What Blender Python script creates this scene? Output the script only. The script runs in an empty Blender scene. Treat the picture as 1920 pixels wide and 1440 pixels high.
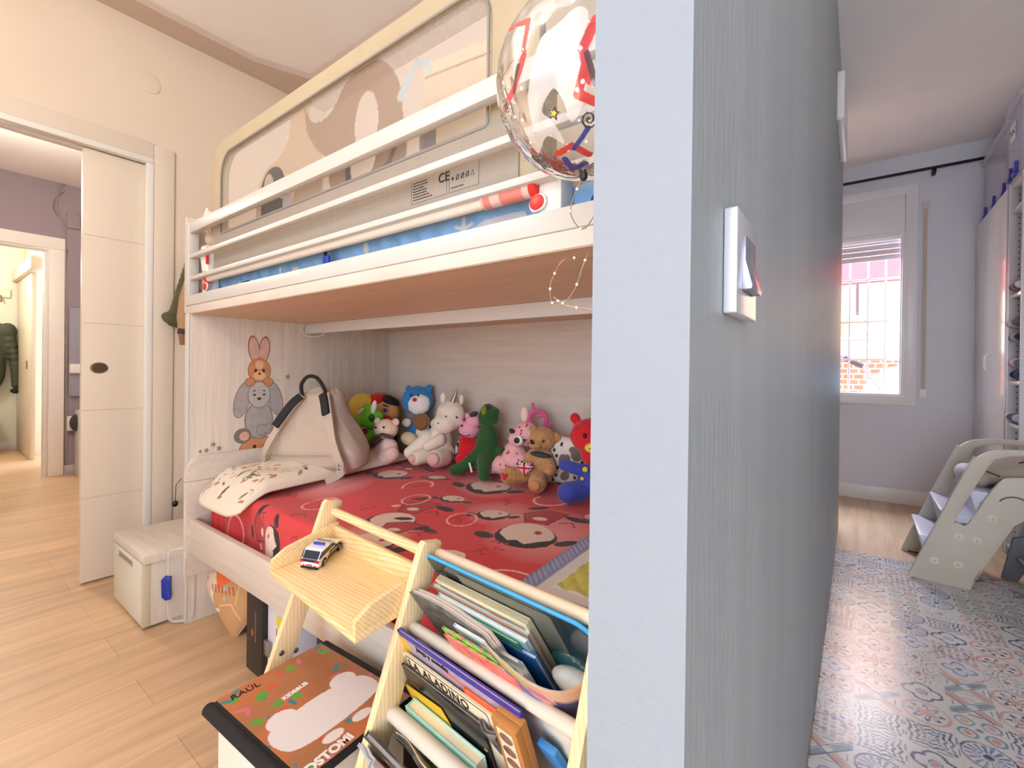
import bpy, bmesh, math, random
import numpy as np
from mathutils import Vector, Matrix, Euler, noise
random.seed(7); rng = np.random.RandomState(5)
SC = bpy.context.scene
COL = SC.collection
PI = math.pi

# ------------------------------------------------------------------ camera
def lens_basis():
    yaw, pitch, roll = .6463, .0036, .0115
    cy, sy, cp, sp = math.cos(yaw), math.sin(yaw), math.cos(pitch), math.sin(pitch)
    f = Vector((-sy*cp, cy*cp, -sp)); r = Vector((cy, sy, 0)); u = r.cross(f)
    cr, sr = math.cos(roll), math.sin(roll)
    return f, cr*r + sr*u, -sr*r + cr*u
_f, _r, _u = lens_basis()
cd = bpy.data.cameras.new('camera'); cam = bpy.data.objects.new('camera', cd); COL.objects.link(cam)
m = Matrix((_r, _u, -_f)).transposed().to_4x4(); m.translation = Vector((0, 0, 1.05))
cam.matrix_world = m
cd.sensor_width = 36; cd.lens = 861.75/1920*36; cd.shift_y = -23.13/1920
cd.clip_start = .02; cd.clip_end = 200
SC.camera = cam

# ------------------------------------------------------------------ light and exposure
SC.view_settings.view_transform = 'Standard'; SC.view_settings.look = 'None'
SC.view_settings.gamma = 1; SC.view_settings.use_curve_mapping = False
SC.view_settings.exposure = -0.12
SC.cycles.use_denoising = True
SC.cycles.max_bounces = 10; SC.cycles.diffuse_bounces = 6; SC.cycles.transparent_max_bounces = 24
SC.cycles.caustics_reflective = False; SC.cycles.caustics_refractive = False
SC.cycles.sample_clamp_indirect = 6
W = bpy.data.worlds.new('daylight'); SC.world = W; W.use_nodes = True
bg = W.node_tree.nodes['Background']; bg.inputs[0].default_value = (.62, .78, 1, 1); bg.inputs[1].default_value = 6.0

def area(name, loc, rot, sx, sy, power, rgb):
    l = bpy.data.lights.new(name, 'AREA'); l.shape = 'RECTANGLE'; l.size = sx; l.size_y = sy
    l.energy = power; l.color = rgb
    o = bpy.data.objects.new(name, l); COL.objects.link(o); o.location = loc; o.rotation_euler = rot
    return o
sun = bpy.data.lights.new('sun', 'SUN'); sun.energy = 55; sun.angle = .01; sun.color = (1, .93, .82)
so = bpy.data.objects.new('sun', sun); COL.objects.link(so)
so.rotation_euler = Vector((-.45, .5, -1)).to_track_quat('-Z', 'Y').to_euler()
# added light: assumed daylight through an unseen glazed door, assumed behind the camera
area('assumed_front_daylight', (.35, -1.88, 1.25), (PI/2, 0, 0), 1.3, 2.0, 40, (.88, .94, 1))
# daylight entering by the far window
area('far_window_daylight', (-.1, 6.2, 3.3), (-math.radians(52), 0, 0), 1.6, 1.4, 330, (.80, .85, 1))
# room lights; hall and entrance lamps are unseen, added to brighten those rooms
def globe(name, loc, power, rgb, r=.15):
    l = bpy.data.lights.new(name, 'POINT'); l.shadow_soft_size = r; l.energy = power; l.color = rgb
    o = bpy.data.objects.new(name, l); COL.objects.link(o); o.location = loc; return o
globe('assumed_bedroom_light', (-1.6, -.75, 2.25), 40, (1, .87, .74))  # assumed bedroom lamp, out of view behind the camera
globe('hall_fill_light', (-4.4, .3, 2.3), 62, (1, .88, .76))
globe('entrance_fill_light', (-7.2, .1, 2.2), 66, (1, .90, .74))
area('side_room_fill_light', (-7.7, 2.2, 1.6), (PI/2, 0, PI), 1.2, 1.8, 40, (.8, .87, 1))  # unseen light, added behind the entrance

# ------------------------------------------------------------------ materials
def lin(c):
    if isinstance(c, str): c = tuple(int(c[i:i+2], 16) for i in (0, 2, 4))
    return tuple((v/255/12.92 if v/255 <= .04045 else ((v/255+.055)/1.055)**2.4) for v in c[:3])
_mats = {}
def M(name, rgb, rough=.6, metal=0., var=0., vscale=6., stretch=(1, 1, 1), bump=0., bscale=60., bstretch=(1, 1, 1),
      coat=0., sheen=0., alpha=1., spec=.5, emit=0.):
    if name in _mats: return _mats[name]
    m = bpy.data.materials.new(name); m.use_nodes = True; nt = m.node_tree; N = nt.nodes; L = nt.links
    b = N['Principled BSDF']; c = lin(rgb)
    b.inputs['Base Color'].default_value = (*c, 1); b.inputs['Roughness'].default_value = rough
    b.inputs['Metallic'].default_value = metal; b.inputs['Coat Weight'].default_value = coat
    b.inputs['Sheen Weight'].default_value = sheen; b.inputs['Specular IOR Level'].default_value = spec
    b.inputs['Alpha'].default_value = alpha
    if emit: b.inputs['Emission Color'].default_value = (*c, 1); b.inputs['Emission Strength'].default_value = emit
    tc = N.new('ShaderNodeTexCoord')
    def noi(scale, st, det=3):
        mp = N.new('ShaderNodeMapping'); mp.inputs['Scale'].default_value = st
        L.new(tc.outputs['Object'], mp.inputs[0])
        n = N.new('ShaderNodeTexNoise'); n.inputs['Scale'].default_value = scale; n.inputs['Detail'].default_value = det
        L.new(mp.outputs[0], n.inputs[0]); return n
    if var:
        n = noi(vscale, stretch, 5)
        mx = N.new('ShaderNodeMix'); mx.data_type = 'RGBA'
        mr = N.new('ShaderNodeMapRange'); mr.inputs[1].default_value = .3; mr.inputs[2].default_value = .7
        L.new(n.outputs[0], mr.inputs[0]); L.new(mr.outputs[0], mx.inputs[0])
        mx.inputs[6].default_value = (*[v*(1-var) for v in c], 1); mx.inputs[7].default_value = (*[min(1, v*(1+var)) for v in c], 1)
        L.new(mx.outputs[2], b.inputs['Base Color'])
    if bump:
        n = noi(bscale, bstretch); bp = N.new('ShaderNodeBump'); bp.inputs['Strength'].default_value = min(1, bump)
        bp.inputs['Distance'].default_value = .002*max(1, bump)
        L.new(n.outputs[0], bp.inputs['Height']); L.new(bp.outputs[0], b.inputs['Normal'])
    _mats[name] = m; return m

def MC(name, rough=.8, bump=0., bscale=300., sheen=0., alpha=False, coat=0., net=False, film=False):
    """material that reads the printed pattern (colour attribute Col) of a surface"""
    if name in _mats: return _mats[name]
    m = bpy.data.materials.new(name); m.use_nodes = True; nt = m.node_tree; N = nt.nodes; L = nt.links
    b = N['Principled BSDF']; a = N.new('ShaderNodeAttribute'); a.attribute_name = 'Col'
    L.new(a.outputs['Color'], b.inputs['Base Color']); b.inputs['Roughness'].default_value = rough
    b.inputs['Sheen Weight'].default_value = sheen; b.inputs['Coat Weight'].default_value = coat
    tc = N.new('ShaderNodeTexCoord')
    if bump:
        n = N.new('ShaderNodeTexNoise'); n.inputs['Scale'].default_value = bscale; L.new(tc.outputs['Object'], n.inputs[0])
        bp = N.new('ShaderNodeBump'); bp.inputs['Strength'].default_value = bump; bp.inputs['Distance'].default_value = .002
        L.new(n.outputs[0], bp.inputs['Height']); L.new(bp.outputs[0], b.inputs['Normal'])
    if alpha:
        if net:
            sx = N.new('ShaderNodeSeparateXYZ'); L.new(tc.outputs['Object'], sx.inputs[0])
            def mt(op, x, y=None):
                n = N.new('ShaderNodeMath'); n.operation = op
                for i, v in enumerate((x, y)):
                    if v is None: continue
                    if isinstance(v, (int, float)): n.inputs[i].default_value = v
                    else: L.new(v, n.inputs[i])
                return n.outputs[0]
            k = 2*PI/.0072
            s1 = mt('SINE', mt('MULTIPLY', mt('ADD', sx.outputs[0], sx.outputs[2]), k*.71))
            s2 = mt('SINE', mt('MULTIPLY', mt('SUBTRACT', sx.outputs[0], sx.outputs[2]), k*.71))
            hole = mt('GREATER_THAN', mt('MULTIPLY', mt('ABSOLUTE', s1), mt('ABSOLUTE', s2)), .27)
            al = mt('SUBTRACT', 1.0, mt('MULTIPLY', hole, mt('SUBTRACT', 1.0, a.outputs['Alpha'])))
            L.new(al, b.inputs['Alpha'])
        else:
            L.new(a.outputs['Alpha'], b.inputs['Alpha'])
    _mats[name] = m; return m

def wood(name, c1, c2, rough=.45, axis=0, ring=22., bump=.15):
    """pine-like grain running along axis"""
    if name in _mats: return _mats[name]
    m = bpy.data.materials.new(name); m.use_nodes = True; nt = m.node_tree; N = nt.nodes; L = nt.links
    b = N['Principled BSDF']; b.inputs['Roughness'].default_value = rough
    tc = N.new('ShaderNodeTexCoord'); mp = N.new('ShaderNodeMapping')
    s = [1, 1, 1]; s[axis] = .12; mp.inputs['Scale'].default_value = s
    L.new(tc.outputs['Object'], mp.inputs[0])
    n = N.new('ShaderNodeTexNoise'); n.inputs['Scale'].default_value = 7; n.inputs['Detail'].default_value = 1
    L.new(mp.outputs[0], n.inputs[0])
    dp = N.new('ShaderNodeVectorMath'); dp.operation = 'DOT_PRODUCT'; L.new(tc.outputs['Object'], dp.inputs[0])
    w = [700, 700, 620]; w[axis] = 0; dp.inputs[1].default_value = w
    ml = N.new('ShaderNodeMath'); ml.operation = 'MULTIPLY_ADD'; ml.inputs[1].default_value = ring; L.new(n.outputs[0], ml.inputs[0]); L.new(dp.outputs['Value'], ml.inputs[2])
    sn = N.new('ShaderNodeMath'); sn.operation = 'SINE'; L.new(ml.outputs[0], sn.inputs[0])
    n2 = N.new('ShaderNodeTexNoise'); n2.inputs['Scale'].default_value = 90; L.new(mp.outputs[0], n2.inputs[0])
    ad = N.new('ShaderNodeMath'); ad.operation = 'MULTIPLY_ADD'; ad.inputs[1].default_value = .28; L.new(sn.outputs[0], ad.inputs[0]); L.new(n2.outputs[0], ad.inputs[2])
    cr = N.new('ShaderNodeValToRGB'); cr.color_ramp.elements[0].color = (*lin(c1), 1); cr.color_ramp.elements[1].color = (*lin(c2), 1)
    cr.color_ramp.elements[0].position = .2; cr.color_ramp.elements[1].position = .95
    L.new(ad.outputs[0], cr.inputs[0]); L.new(cr.outputs[0], b.inputs['Base Color'])
    bp = N.new('ShaderNodeBump'); bp.inputs['Strength'].default_value = bump; bp.inputs['Distance'].default_value = .0006
    L.new(ad.outputs[0], bp.inputs['Height']); L.new(bp.outputs[0], b.inputs['Normal'])
    _mats[name] = m; return m

# ------------------------------------------------------------------ mesh helpers
ROOT = {}
def root_matrix(o): return ROOT.get(o.name, Matrix()) if o else Matrix()
def tag(o, label=None, cat=None, group=None, kind=None):
    if label: o['label'] = label
    if cat: o['category'] = cat
    if group: o['group'] = group
    if kind: o['kind'] = kind
    return o
def thing(name, label, cat, loc, rotz=0., group=None, rot=None, scale=1.):
    o = bpy.data.objects.new(name, None); COL.objects.link(o); o.empty_display_size = .05
    o.location = loc; o.rotation_euler = rot if rot else (0, 0, rotz); o.scale = (scale,)*3
    ROOT[o.name] = Matrix.LocRotScale(Vector(loc), o.rotation_euler.copy(), Vector((scale,)*3))
    return tag(o, label, cat, group)

def finish(me, name, mat, parent, local, smooth, mods=()):
    mats = mat if isinstance(mat, (list, tuple)) else [mat]
    for mm in mats: me.materials.append(mm)
    o = bpy.data.objects.new(name, me); COL.objects.link(o)
    if parent:
        o.parent = parent
        if not local: me.transform(root_matrix(parent).inverted())
        ROOT[o.name] = root_matrix(parent)
    elif not local:
        n = len(me.vertices); a = np.empty(n*3, 'f'); me.vertices.foreach_get('co', a); a = a.reshape(-1, 3)
        mn, mx = a.min(0), a.max(0); c = Vector(((mn[0]+mx[0])/2, (mn[1]+mx[1])/2, mn[2]))
        me.transform(Matrix.Translation(-c)); o.location = c; ROOT[o.name] = Matrix.Translation(c)
    if smooth:
        me.polygons.foreach_set('use_smooth', [True]*len(me.polygons))
        if smooth is not True: me.set_sharp_from_angle(angle=math.radians(smooth))
    for k, kw in mods:
        md = o.modifiers.new(k.lower(), k)
        for a_, v in kw.items(): setattr(md, a_, v)
    return o

class MB:
    def __init__(s): s.bm = bmesh.new(); s.mi = 0
    def _add(s, b, mtx=None):
        if mtx is not None: bmesh.ops.transform(b, matrix=mtx, verts=b.verts)
        for f in b.faces: f.material_index = s.mi
        me = bpy.data.meshes.new('t'); b.to_mesh(me); b.free(); s.bm.from_mesh(me); bpy.data.meshes.remove(me); return s
    def box(s, x0, x1, y0, y1, z0, z1, bev=0., seg=2, mtx=None):
        b = bmesh.new(); bmesh.ops.create_cube(b, size=1)
        bmesh.ops.transform(b, matrix=Matrix.LocRotScale(Vector(((x0+x1)/2, (y0+y1)/2, (z0+z1)/2)), None, Vector((abs(x1-x0), abs(y1-y0), abs(z1-z0)))), verts=b.verts)
        if bev: bmesh.ops.bevel(b, geom=b.edges[:], offset=bev, segments=seg, affect='EDGES', profile=.5)
        return s._add(b, mtx)
    def slab(s, p, a, b_, c, bev=0.):
        """box from corner p with edge vectors a, b_, c"""
        b = bmesh.new(); p, a, b_, c = map(Vector, (p, a, b_, c))
        vs = [b.verts.new(p + a*i + b_*j + c*k) for i in (0, 1) for j in (0, 1) for k in (0, 1)]
        for q in ((0, 1, 3, 2), (4, 6, 7, 5), (0, 4, 5, 1), (2, 3, 7, 6), (0, 2, 6, 4), (1, 5, 7, 3)): b.faces.new([vs[i] for i in q])
        bmesh.ops.recalc_face_normals(b, faces=b.faces)
        if bev: bmesh.ops.bevel(b, geom=b.edges[:], offset=bev, segments=2, affect='EDGES', profile=.5)
        return s._add(b)
    def prism(s, pts, org, ex, ey, en, bev=0., seg=2, holes=()):
        """closed outline pts (2d) in the plane org, ex, ey pushed along en; holes cut through"""
        b = bmesh.new(); org, ex, ey, en = map(Vector, (org, ex, ey, en))
        loops = [[b.verts.new(org + ex*x + ey*y) for x, y in pts]]
        es = [b.edges.new((l[i], l[(i+1) % len(l)])) for l in loops for i in range(len(l))]
        for h in holes:
            l = [b.verts.new(org + ex*x + ey*y) for x, y in h]
            es += [b.edges.new((l[i], l[(i+1) % len(l)])) for i in range(len(l))]
        bmesh.ops.triangle_fill(b, use_beauty=True, use_dissolve=False, edges=es)
        if holes:
            r = bmesh.ops.extrude_face_region(b, geom=b.faces[:])
        else:
            r = bmesh.ops.extrude_face_region(b, geom=b.faces[:])
        vv = [g for g in r['geom'] if isinstance(g, bmesh.types.BMVert)]
        bmesh.ops.translate(b, vec=en, verts=vv)
        bmesh.ops.recalc_face_normals(b, faces=b.faces)
        if bev:
            ed = [e for e in b.edges if len(e.link_faces) == 2 and e.calc_face_angle(0) > .9 and abs((e.verts[0].co-e.verts[1].co).normalized().dot(en.normalized())) < .5]
            bmesh.ops.bevel(b, geom=ed, offset=bev, segments=seg, affect='EDGES', profile=.5)
        return s._add(b)
    def tube(s, pts, r, n=10, closed=False):
        pts = [Vector(p) for p in pts]; R = r if isinstance(r, (list, tuple)) else [r]*len(pts)
        b = bmesh.new(); rings = []; prev = None; m_ = len(pts)
        for i, p in enumerate(pts):
            t = (pts[(i+1) % m_] - pts[i-1]) if (closed or 0 < i < m_-1) else (pts[1]-pts[0] if i == 0 else pts[-1]-pts[-2])
            t.normalize()
            if prev is None: u = t.orthogonal().normalized()
            else: u = (prev - t*prev.dot(t)).normalized()
            prev = u; v = t.cross(u)
            rings.append([b.verts.new(p + (u*math.cos(2*PI*k/n) + v*math.sin(2*PI*k/n))*R[i]) for k in range(n)])
        for i in range(m_ if closed else m_-1):
            A, B = rings[i], rings[(i+1) % m_]
            for k in range(n): b.faces.new((A[k], A[(k+1) % n], B[(k+1) % n], B[k]))
        if not closed:
            b.faces.new(rings[0][::-1]); b.faces.new(rings[-1])
        bmesh.ops.recalc_face_normals(b, faces=b.faces)
        return s._add(b)
    def ell(s, c, r, rot=(0, 0, 0), sub=3):
        b = bmesh.new(); bmesh.ops.create_icosphere(b, subdivisions=sub, radius=1)
        r = (r,)*3 if isinstance(r, (int, float)) else r
        return s._add(b, Matrix.LocRotScale(Vector(c), Euler(rot), Vector(r)))
    def cap(s, p, q, r1, r2=None, k=6):
        r2 = r1 if r2 is None else r2; p, q = Vector(p), Vector(q)
        for i in range(k): s.ell(p.lerp(q, i/(k-1)), r1+(r2-r1)*i/(k-1), sub=2)
        return s
    def lathe(s, prof, org=(0, 0, 0), n=32, mtx=None):
        b = bmesh.new(); rings = []
        for r, z in prof:
            rings.append([b.verts.new((r*math.cos(2*PI*k/n), r*math.sin(2*PI*k/n), z)) for k in range(n)])
        for A, B in zip(rings, rings[1:]):
            for k in range(n): b.faces.new((A[k], A[(k+1) % n], B[(k+1) % n], B[k]))
        b.faces.new(rings[0][::-1]); b.faces.new(rings[-1])
        bmesh.ops.remove_doubles(b, verts=b.verts, dist=1e-6); bmesh.ops.recalc_face_normals(b, faces=b.faces)
        return s._add(b, Matrix.Translation(Vector(org)) @ (mtx or Matrix()))
    def build(s, name, mat, parent=None, local=False, smooth=35, mods=()):
        me = bpy.data.meshes.new(name); s.bm.to_mesh(me); s.bm.free()
        return finish(me, name, mat, parent, local, smooth, mods)

def rrect(x0, x1, y0, y1, r, n=6):
    """rounded rectangle outline; r one radius or four (x1y1, x0y1, x0y0, x1y0)"""
    r = (r,)*4 if isinstance(r, (int, float)) else r; out = []
    for (cx, cy, a), q in zip(((x1, y1, 0), (x0, y1, 90), (x0, y0, 180), (x1, y0, 270)), r):
        if q <= 0: out.append((cx, cy)); continue
        mx_ = cx - q*(1 if cx == x1 else -1); my_ = cy - q*(1 if cy == y1 else -1)
        for i in range(n+1):
            t = math.radians(a + 90*i/n); out.append((mx_+q*math.cos(t), my_+q*math.sin(t)))
    return out
def smooth_path(pts, k=6, closed=False):
    """Catmull-Rom through pts"""
    P = [Vector(p) for p in pts]; n = len(P); out = []
    rg = range(n) if closed else range(n-1)
    for i in rg:
        if closed: a, b, c, d = P[i-1], P[i], P[(i+1) % n], P[(i+2) % n]
        else: a, b, c, d = P[max(i-1, 0)], P[i], P[i+1], P[min(i+2, n-1)]
        for j in range(k):
            t = j/k; out.append(.5*((2*b)+(c-a)*t+(2*a-5*b+4*c-d)*t*t+(3*b-a-3*c+d)*t**3))
    if not closed: out.append(P[-1])
    return out

# printed patterns -----------------------------------------------------------
class Ras:
    """a pattern drawn over sample positions X, Y (metres on the surface)"""
    def __init__(s, X, Y, bg, alpha=None):
        s.X, s.Y = X, Y; s.C = np.ones(X.shape+(4,)); s.C[..., :3] = lin(bg)
        if alpha is not None: s.C[..., 3] = alpha
    def put(s, mk, col, a=None, mix=1.):
        c = np.array(lin(col)); s.C[mk, :3] = s.C[mk, :3]*(1-mix)+c*mix
        if a is not None: s.C[mk, 3] = a
    def ell(s, cx, cy, rx, ry, ang=0., col=(0, 0, 0), a=None, mix=1., ring=0.):
        c, n = math.cos(ang), math.sin(ang); x, y = s.X-cx, s.Y-cy
        u, v = (x*c+y*n)/rx, (-x*n+y*c)/ry; d = u*u+v*v; mk = d < 1
        if ring: mk &= (d > (1-ring/min(rx, ry))**2)
        s.put(mk, col, a, mix)
    def soft(s, cx, cy, r, col, mix=.8):
        w = np.clip(1-np.hypot(s.X-cx, s.Y-cy)/r, 0, 1)**.7*mix
        s.C[..., :3] = s.C[..., :3]*(1-w[..., None])+np.array(lin(col))*w[..., None]
    def line(s, pts, w, col, a=None, mix=1.):
        mk = np.zeros(s.X.shape, bool)
        for (x0, y0), (x1, y1) in zip(pts, pts[1:]):
            dx, dy = x1-x0, y1-y0; L = dx*dx+dy*dy+1e-12
            t = np.clip(((s.X-x0)*dx+(s.Y-y0)*dy)/L, 0, 1)
            mk |= np.hypot(s.X-x0-t*dx, s.Y-y0-t*dy) < w/2
        s.put(mk, col, a, mix)
    def mask(s, pts):
        mk = np.zeros(s.X.shape, bool); n = len(pts)
        for i in range(n):
            (x0, y0), (x1, y1) = pts[i], pts[(i+1) % n]
            c = ((y0 > s.Y) != (y1 > s.Y))
            if y1 != y0: mk ^= c & (s.X < (x1-x0)*(s.Y-y0)/(y1-y0)+x0)
        return mk
    def poly(s, pts, col, a=None, mix=1.): s.put(s.mask(pts), col, a, mix)

def painted(name, V, Cc, mat, parent=None, local=False, thick=0., smooth=True, wrap=False, mods=()):
    """sheet through the point grid V (rows, columns, 3) with the printed colours Cc"""
    nv, nu = V.shape[:2]; me = bpy.data.meshes.new(name)
    idx = np.arange(nv*nu).reshape(nv, nu)
    if wrap: idx = np.concatenate([idx, idx[:, :1]], 1)
    q = np.stack([idx[:-1, :-1], idx[:-1, 1:], idx[1:, 1:], idx[1:, :-1]], -1).reshape(-1, 4)
    me.vertices.add(nv*nu); me.vertices.foreach_set('co', V.reshape(-1).astype('f'))
    me.loops.add(len(q)*4); me.loops.foreach_set('vertex_index', q.reshape(-1).astype('i'))
    me.polygons.add(len(q)); me.polygons.foreach_set('loop_start', np.arange(0, len(q)*4, 4, dtype='i'))
    me.update(calc_edges=True)
    at = me.color_attributes.new('Col', 'FLOAT_COLOR', 'POINT'); at.data.foreach_set('color', Cc.reshape(-1).astype('f'))
    if thick: mods = (('SOLIDIFY', dict(thickness=thick, offset=-1)),)+tuple(mods)
    return finish(me, name, mat, parent, local, smooth, mods)
def plane_grid(org, ex, ey, w, h, step):
    nx, ny = max(2, int(w/step)), max(2, int(h/step)); u = np.linspace(0, w, nx); v = np.linspace(0, h, ny)
    X, Y = np.meshgrid(u, v)
    V = np.array(org)[None, None]+X[..., None]*np.array(ex)+Y[..., None]*np.array(ey)
    return X, Y, V

def text(body, size, mat, org, ex, ey, parent, name='lettering', bold=0., depth=.0004, spacing=1., align='LEFT', shear=0.):
    cu = bpy.data.curves.new('t', 'FONT'); cu.body = body; cu.size = size; cu.offset = bold*size; cu.extrude = depth
    cu.space_character = spacing; cu.align_x = align; cu.resolution_u = 4; cu.shear = shear
    o = bpy.data.objects.new('t', cu); COL.objects.link(o)
    me = bpy.data.meshes.new_from_object(o); bpy.data.objects.remove(o)
    ex, ey = Vector(ex).normalized(), Vector(ey).normalized(); en = ex.cross(ey)
    mt = Matrix((ex, ey, en)).transposed().to_4x4(); mt.translation = Vector(org); me.transform(mt)
    return finish(me, name, mat, parent, False, False)
def struct(name, mb, mat, **k): return tag(mb.build(name, mat, **k), kind='structure')
# ================================================================== the rooms
def plaster(name, rgb, rough=.85, **k): return M(name, rgb, rough, bump=k.pop('bump', .25), bscale=k.pop('bscale', 45), var=k.pop('var', .02), vscale=2, **k)
peach = plaster('peach_wall_paint', (226, 213, 194)); white_wall = plaster('white_wall_paint', (212, 212, 220))
ceil_m = plaster('ceiling_paint', (240, 236, 232)); tan_m = plaster('tan_ceiling_band', (196, 178, 164))
purple = plaster('mauve_wall_paint', (150, 138, 146)); greenish = plaster('pale_green_paint', (216, 218, 204))
grey_paint = M('satin_grey_paint', (156, 166, 168), .5, spec=.8, var=.07, vscale=1.6, stretch=(1, 6, .25), bump=.5, bscale=26, bstretch=(1, 4, .5))
pale_blue = M('pale_blue_plaster', (140, 149, 158), .7, var=.02, vscale=3, bump=.6, bscale=90)
white_gloss = M('white_lacquer', (228, 226, 222), .32, bump=.05, bscale=30)
cream_door = M('cream_door_lacquer', (226, 215, 198), .4, bump=.15, bscale=220)
casing_m = M('cream_casing_lacquer', (224, 214, 198), .42)

def floor_mat(name, rgb):
    m = bpy.data.materials.new(name); m.use_nodes = True; N = m.node_tree.nodes; L = m.node_tree.links; b = N['Principled BSDF']
    b.inputs['Roughness'].default_value = .38
    tc = N.new('ShaderNodeTexCoord'); mp = N.new('ShaderNodeMapping'); mp.inputs['Rotation'].default_value = (0, 0, PI/2)
    L.new(tc.outputs['Object'], mp.inputs[0])
    br = N.new('ShaderNodeTexBrick'); br.inputs['Scale'].default_value = 1; br.inputs['Brick Width'].default_value = 1.28
    br.inputs['Row Height'].default_value = .192; br.inputs['Mortar Size'].default_value = .0009; br.offset = .37
    c = lin(rgb); br.inputs['Color1'].default_value = (*[v*.92 for v in c], 1); br.inputs['Color2'].default_value = (*[min(1, v*1.05) for v in c], 1)
    br.inputs['Mortar'].default_value = (*[v*.55 for v in c], 1); L.new(mp.outputs[0], br.inputs[0])
    m2 = N.new('ShaderNodeMapping'); m2.inputs['Scale'].default_value = (9, .7, 1); L.new(tc.outputs['Object'], m2.inputs[0])
    n = N.new('ShaderNodeTexNoise'); n.inputs['Scale'].default_value = 2.2; n.inputs['Detail'].default_value = 6; n.inputs['Distortion'].default_value = .8
    L.new(m2.outputs[0], n.inputs[0])
    mr = N.new('ShaderNodeMapRange'); mr.inputs[1].default_value = .3; mr.inputs[2].default_value = .7; mr.inputs[3].default_value = .8; mr.inputs[4].default_value = 1.12
    L.new(n.outputs[0], mr.inputs[0])
    mx = N.new('ShaderNodeMix'); mx.data_type = 'RGBA'; mx.blend_type = 'MULTIPLY'; mx.inputs[0].default_value = 1
    L.new(br.outputs[0], mx.inputs[6]); L.new(mr.outputs[0], mx.inputs[7]); L.new(mx.outputs[2], b.inputs['Base Color'])
    bp = N.new('ShaderNodeBump'); bp.inputs['Strength'].default_value = .15; bp.inputs['Distance'].default_value = .001
    L.new(n.outputs[0], bp.inputs['Height']); L.new(bp.outputs[0], b.inputs['Normal'])
    return m
oak = floor_mat('light_oak_laminate', (204, 170, 134))
o = struct('floor', MB().box(-8.6, 1.4, -2.0, 5.0, -.05, 0), oak, local=True)
H = 2.80
struct('ceiling', MB().box(-3.03, 1.4, -2.0, 5.0, H+.02, H+.12), ceil_m, local=True)
# dropped tan ceiling border along the left and back walls, with a clipped inner corner
b = MB(); b.prism([(-2.92, -2), (-2.78, -2), (-2.765, 1.20), (-2.66, 1.47), (-.2, 1.49), (-.2, 1.75), (-2.92, 1.75)], (0, 0, H-.012), (1, 0, 0), (0, 1, 0), (0, 0, .032))
struct('trim_1', b, tan_m, local=True)
# left wall with the opening of the pocket door
b = MB(); b.box(-3.03, -2.92, .765, 1.85, 0, H+.02); b.box(-3.03, -2.92, -2.0, -.32, 0, H+.02); b.box(-3.03, -2.92, -.32, .765, 2.11, H+.02)
struct('wall_left', b, peach, local=True)
struct('wall_back', MB().box(-2.92, -.18, 1.72, 1.85, 0, H+.02), peach, local=True)
b = MB(); b.box(-.18, -.10, .35, 3.86, 0, H+.02)
pw = struct('wall_center', b, [grey_paint, pale_blue], local=True)
for p in pw.data.polygons:
    if p.normal.y < -.9 or p.normal.x < -.9: p.material_index = 1
b = MB()
b.box(-1.3, -.72, 4.88, 5.0, 0, H+.02); b.box(.28, 1.4, 4.88, 5.0, 0, H+.02); b.box(-.72, .28, 4.88, 5.0, 2.50, H+.02); b.box(-.72, .28, 4.88, 5.0, 0, .88)
struct('wall_far', b, white_wall, local=True)
struct('wall_right', MB().box(1.3, 1.4, -2.0, 5.0, 0, H+.02), white_wall, local=True)
struct('wall_recess', MB().box(-1.36, -1.24, 1.85, 5.0, 0, H+.02), white_wall, local=True)
b = MB(); b.box(-3.03, -.35, -2.0, -1.88, 0, H+.02); b.box(1.05, 1.4, -2.0, -1.88, 0, H+.02); b.box(-.35, 1.05, -2.0, -1.88, 2.3, H+.02)  # the gap is an assumed opening for the unseen glazed door
struct('wall_front', b, white_wall, local=True)
b = MB()
for x0, x1 in ((-.35, -.29), (.32, .38), (.99, 1.05)): b.box(x0, x1, -1.98, -1.9, 0, 2.3, .004)
for z0, z1 in ((0, .1), (2.22, 2.3)): b.box(-.35, 1.05, -1.98, -1.9, z0, z1, .004)
struct('assumed_window_2', b, white_gloss)  # assumed glazed-door frame, unseen, added to go with the front daylight
# baseboards
b = MB(); b.box(-.08, .30, 4.866, 4.88, 0, .118, .003); b.box(-.72, -.08, 4.866, 4.88, 0, .118, .003)
b.box(.30, .70, 4.866, 4.88, 0, .118, .003)
struct('baseboard_far', b, white_gloss)
b = MB(); b.box(-.20, -.182, .36, .70, 0, .09, .003)
struct('baseboard_center', b, white_gloss)
# ---- pocket door casing, jamb and leaf
b = MB(); b.box(-2.935, -2.908, .775, .865, 0, 2.185, .003); b.box(-2.935, -2.908, -.44, .7745, 2.116, 2.195, .003); b.box(-2.935, -2.908, -.44, -.33, 0, 2.1155, .003)
struct('trim_2', b, casing_m)
b = MB(); b.box(-2.946, -2.905, .745, .7745, 0, 2.088, .002); b.box(-2.946, -2.905, -.33, .7745, 2.0885, 2.1155, .002); b.box(-3.03, -2.988, .745, .7745, 0, 2.088, .002); b.box(-3.03, -2.988, -.33, .7745, 2.0885, 2.1155, .002)
struct('trim_3', b, M('white_jamb_lacquer', (232, 232, 226), .35))
door = MB(); door.box(-2.985, -2.947, .512, .775, .008, 2.085, .002)
door = struct('door_1', door, cream_door)
b = MB()
for z in (1.674, 1.253, .833, .412): b.box(-2.9472, -2.9464, .515, .745, z-.002, z+.002)
b.build('groove', M('door_groove_shadow_line', (204, 190, 172), .7), door)
b = MB(); b.prism([(.034*math.cos(t*PI/16), .027*math.sin(t*PI/16)) for t in range(32)], (-2.9475, .574, 1.037), (0, 1, 0), (0, 0, 1), (.0025, 0, 0), .0008)
hd = b.build('door_handle', M('brass_grey_metal', (150, 132, 110), .3, .9), door)
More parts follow.
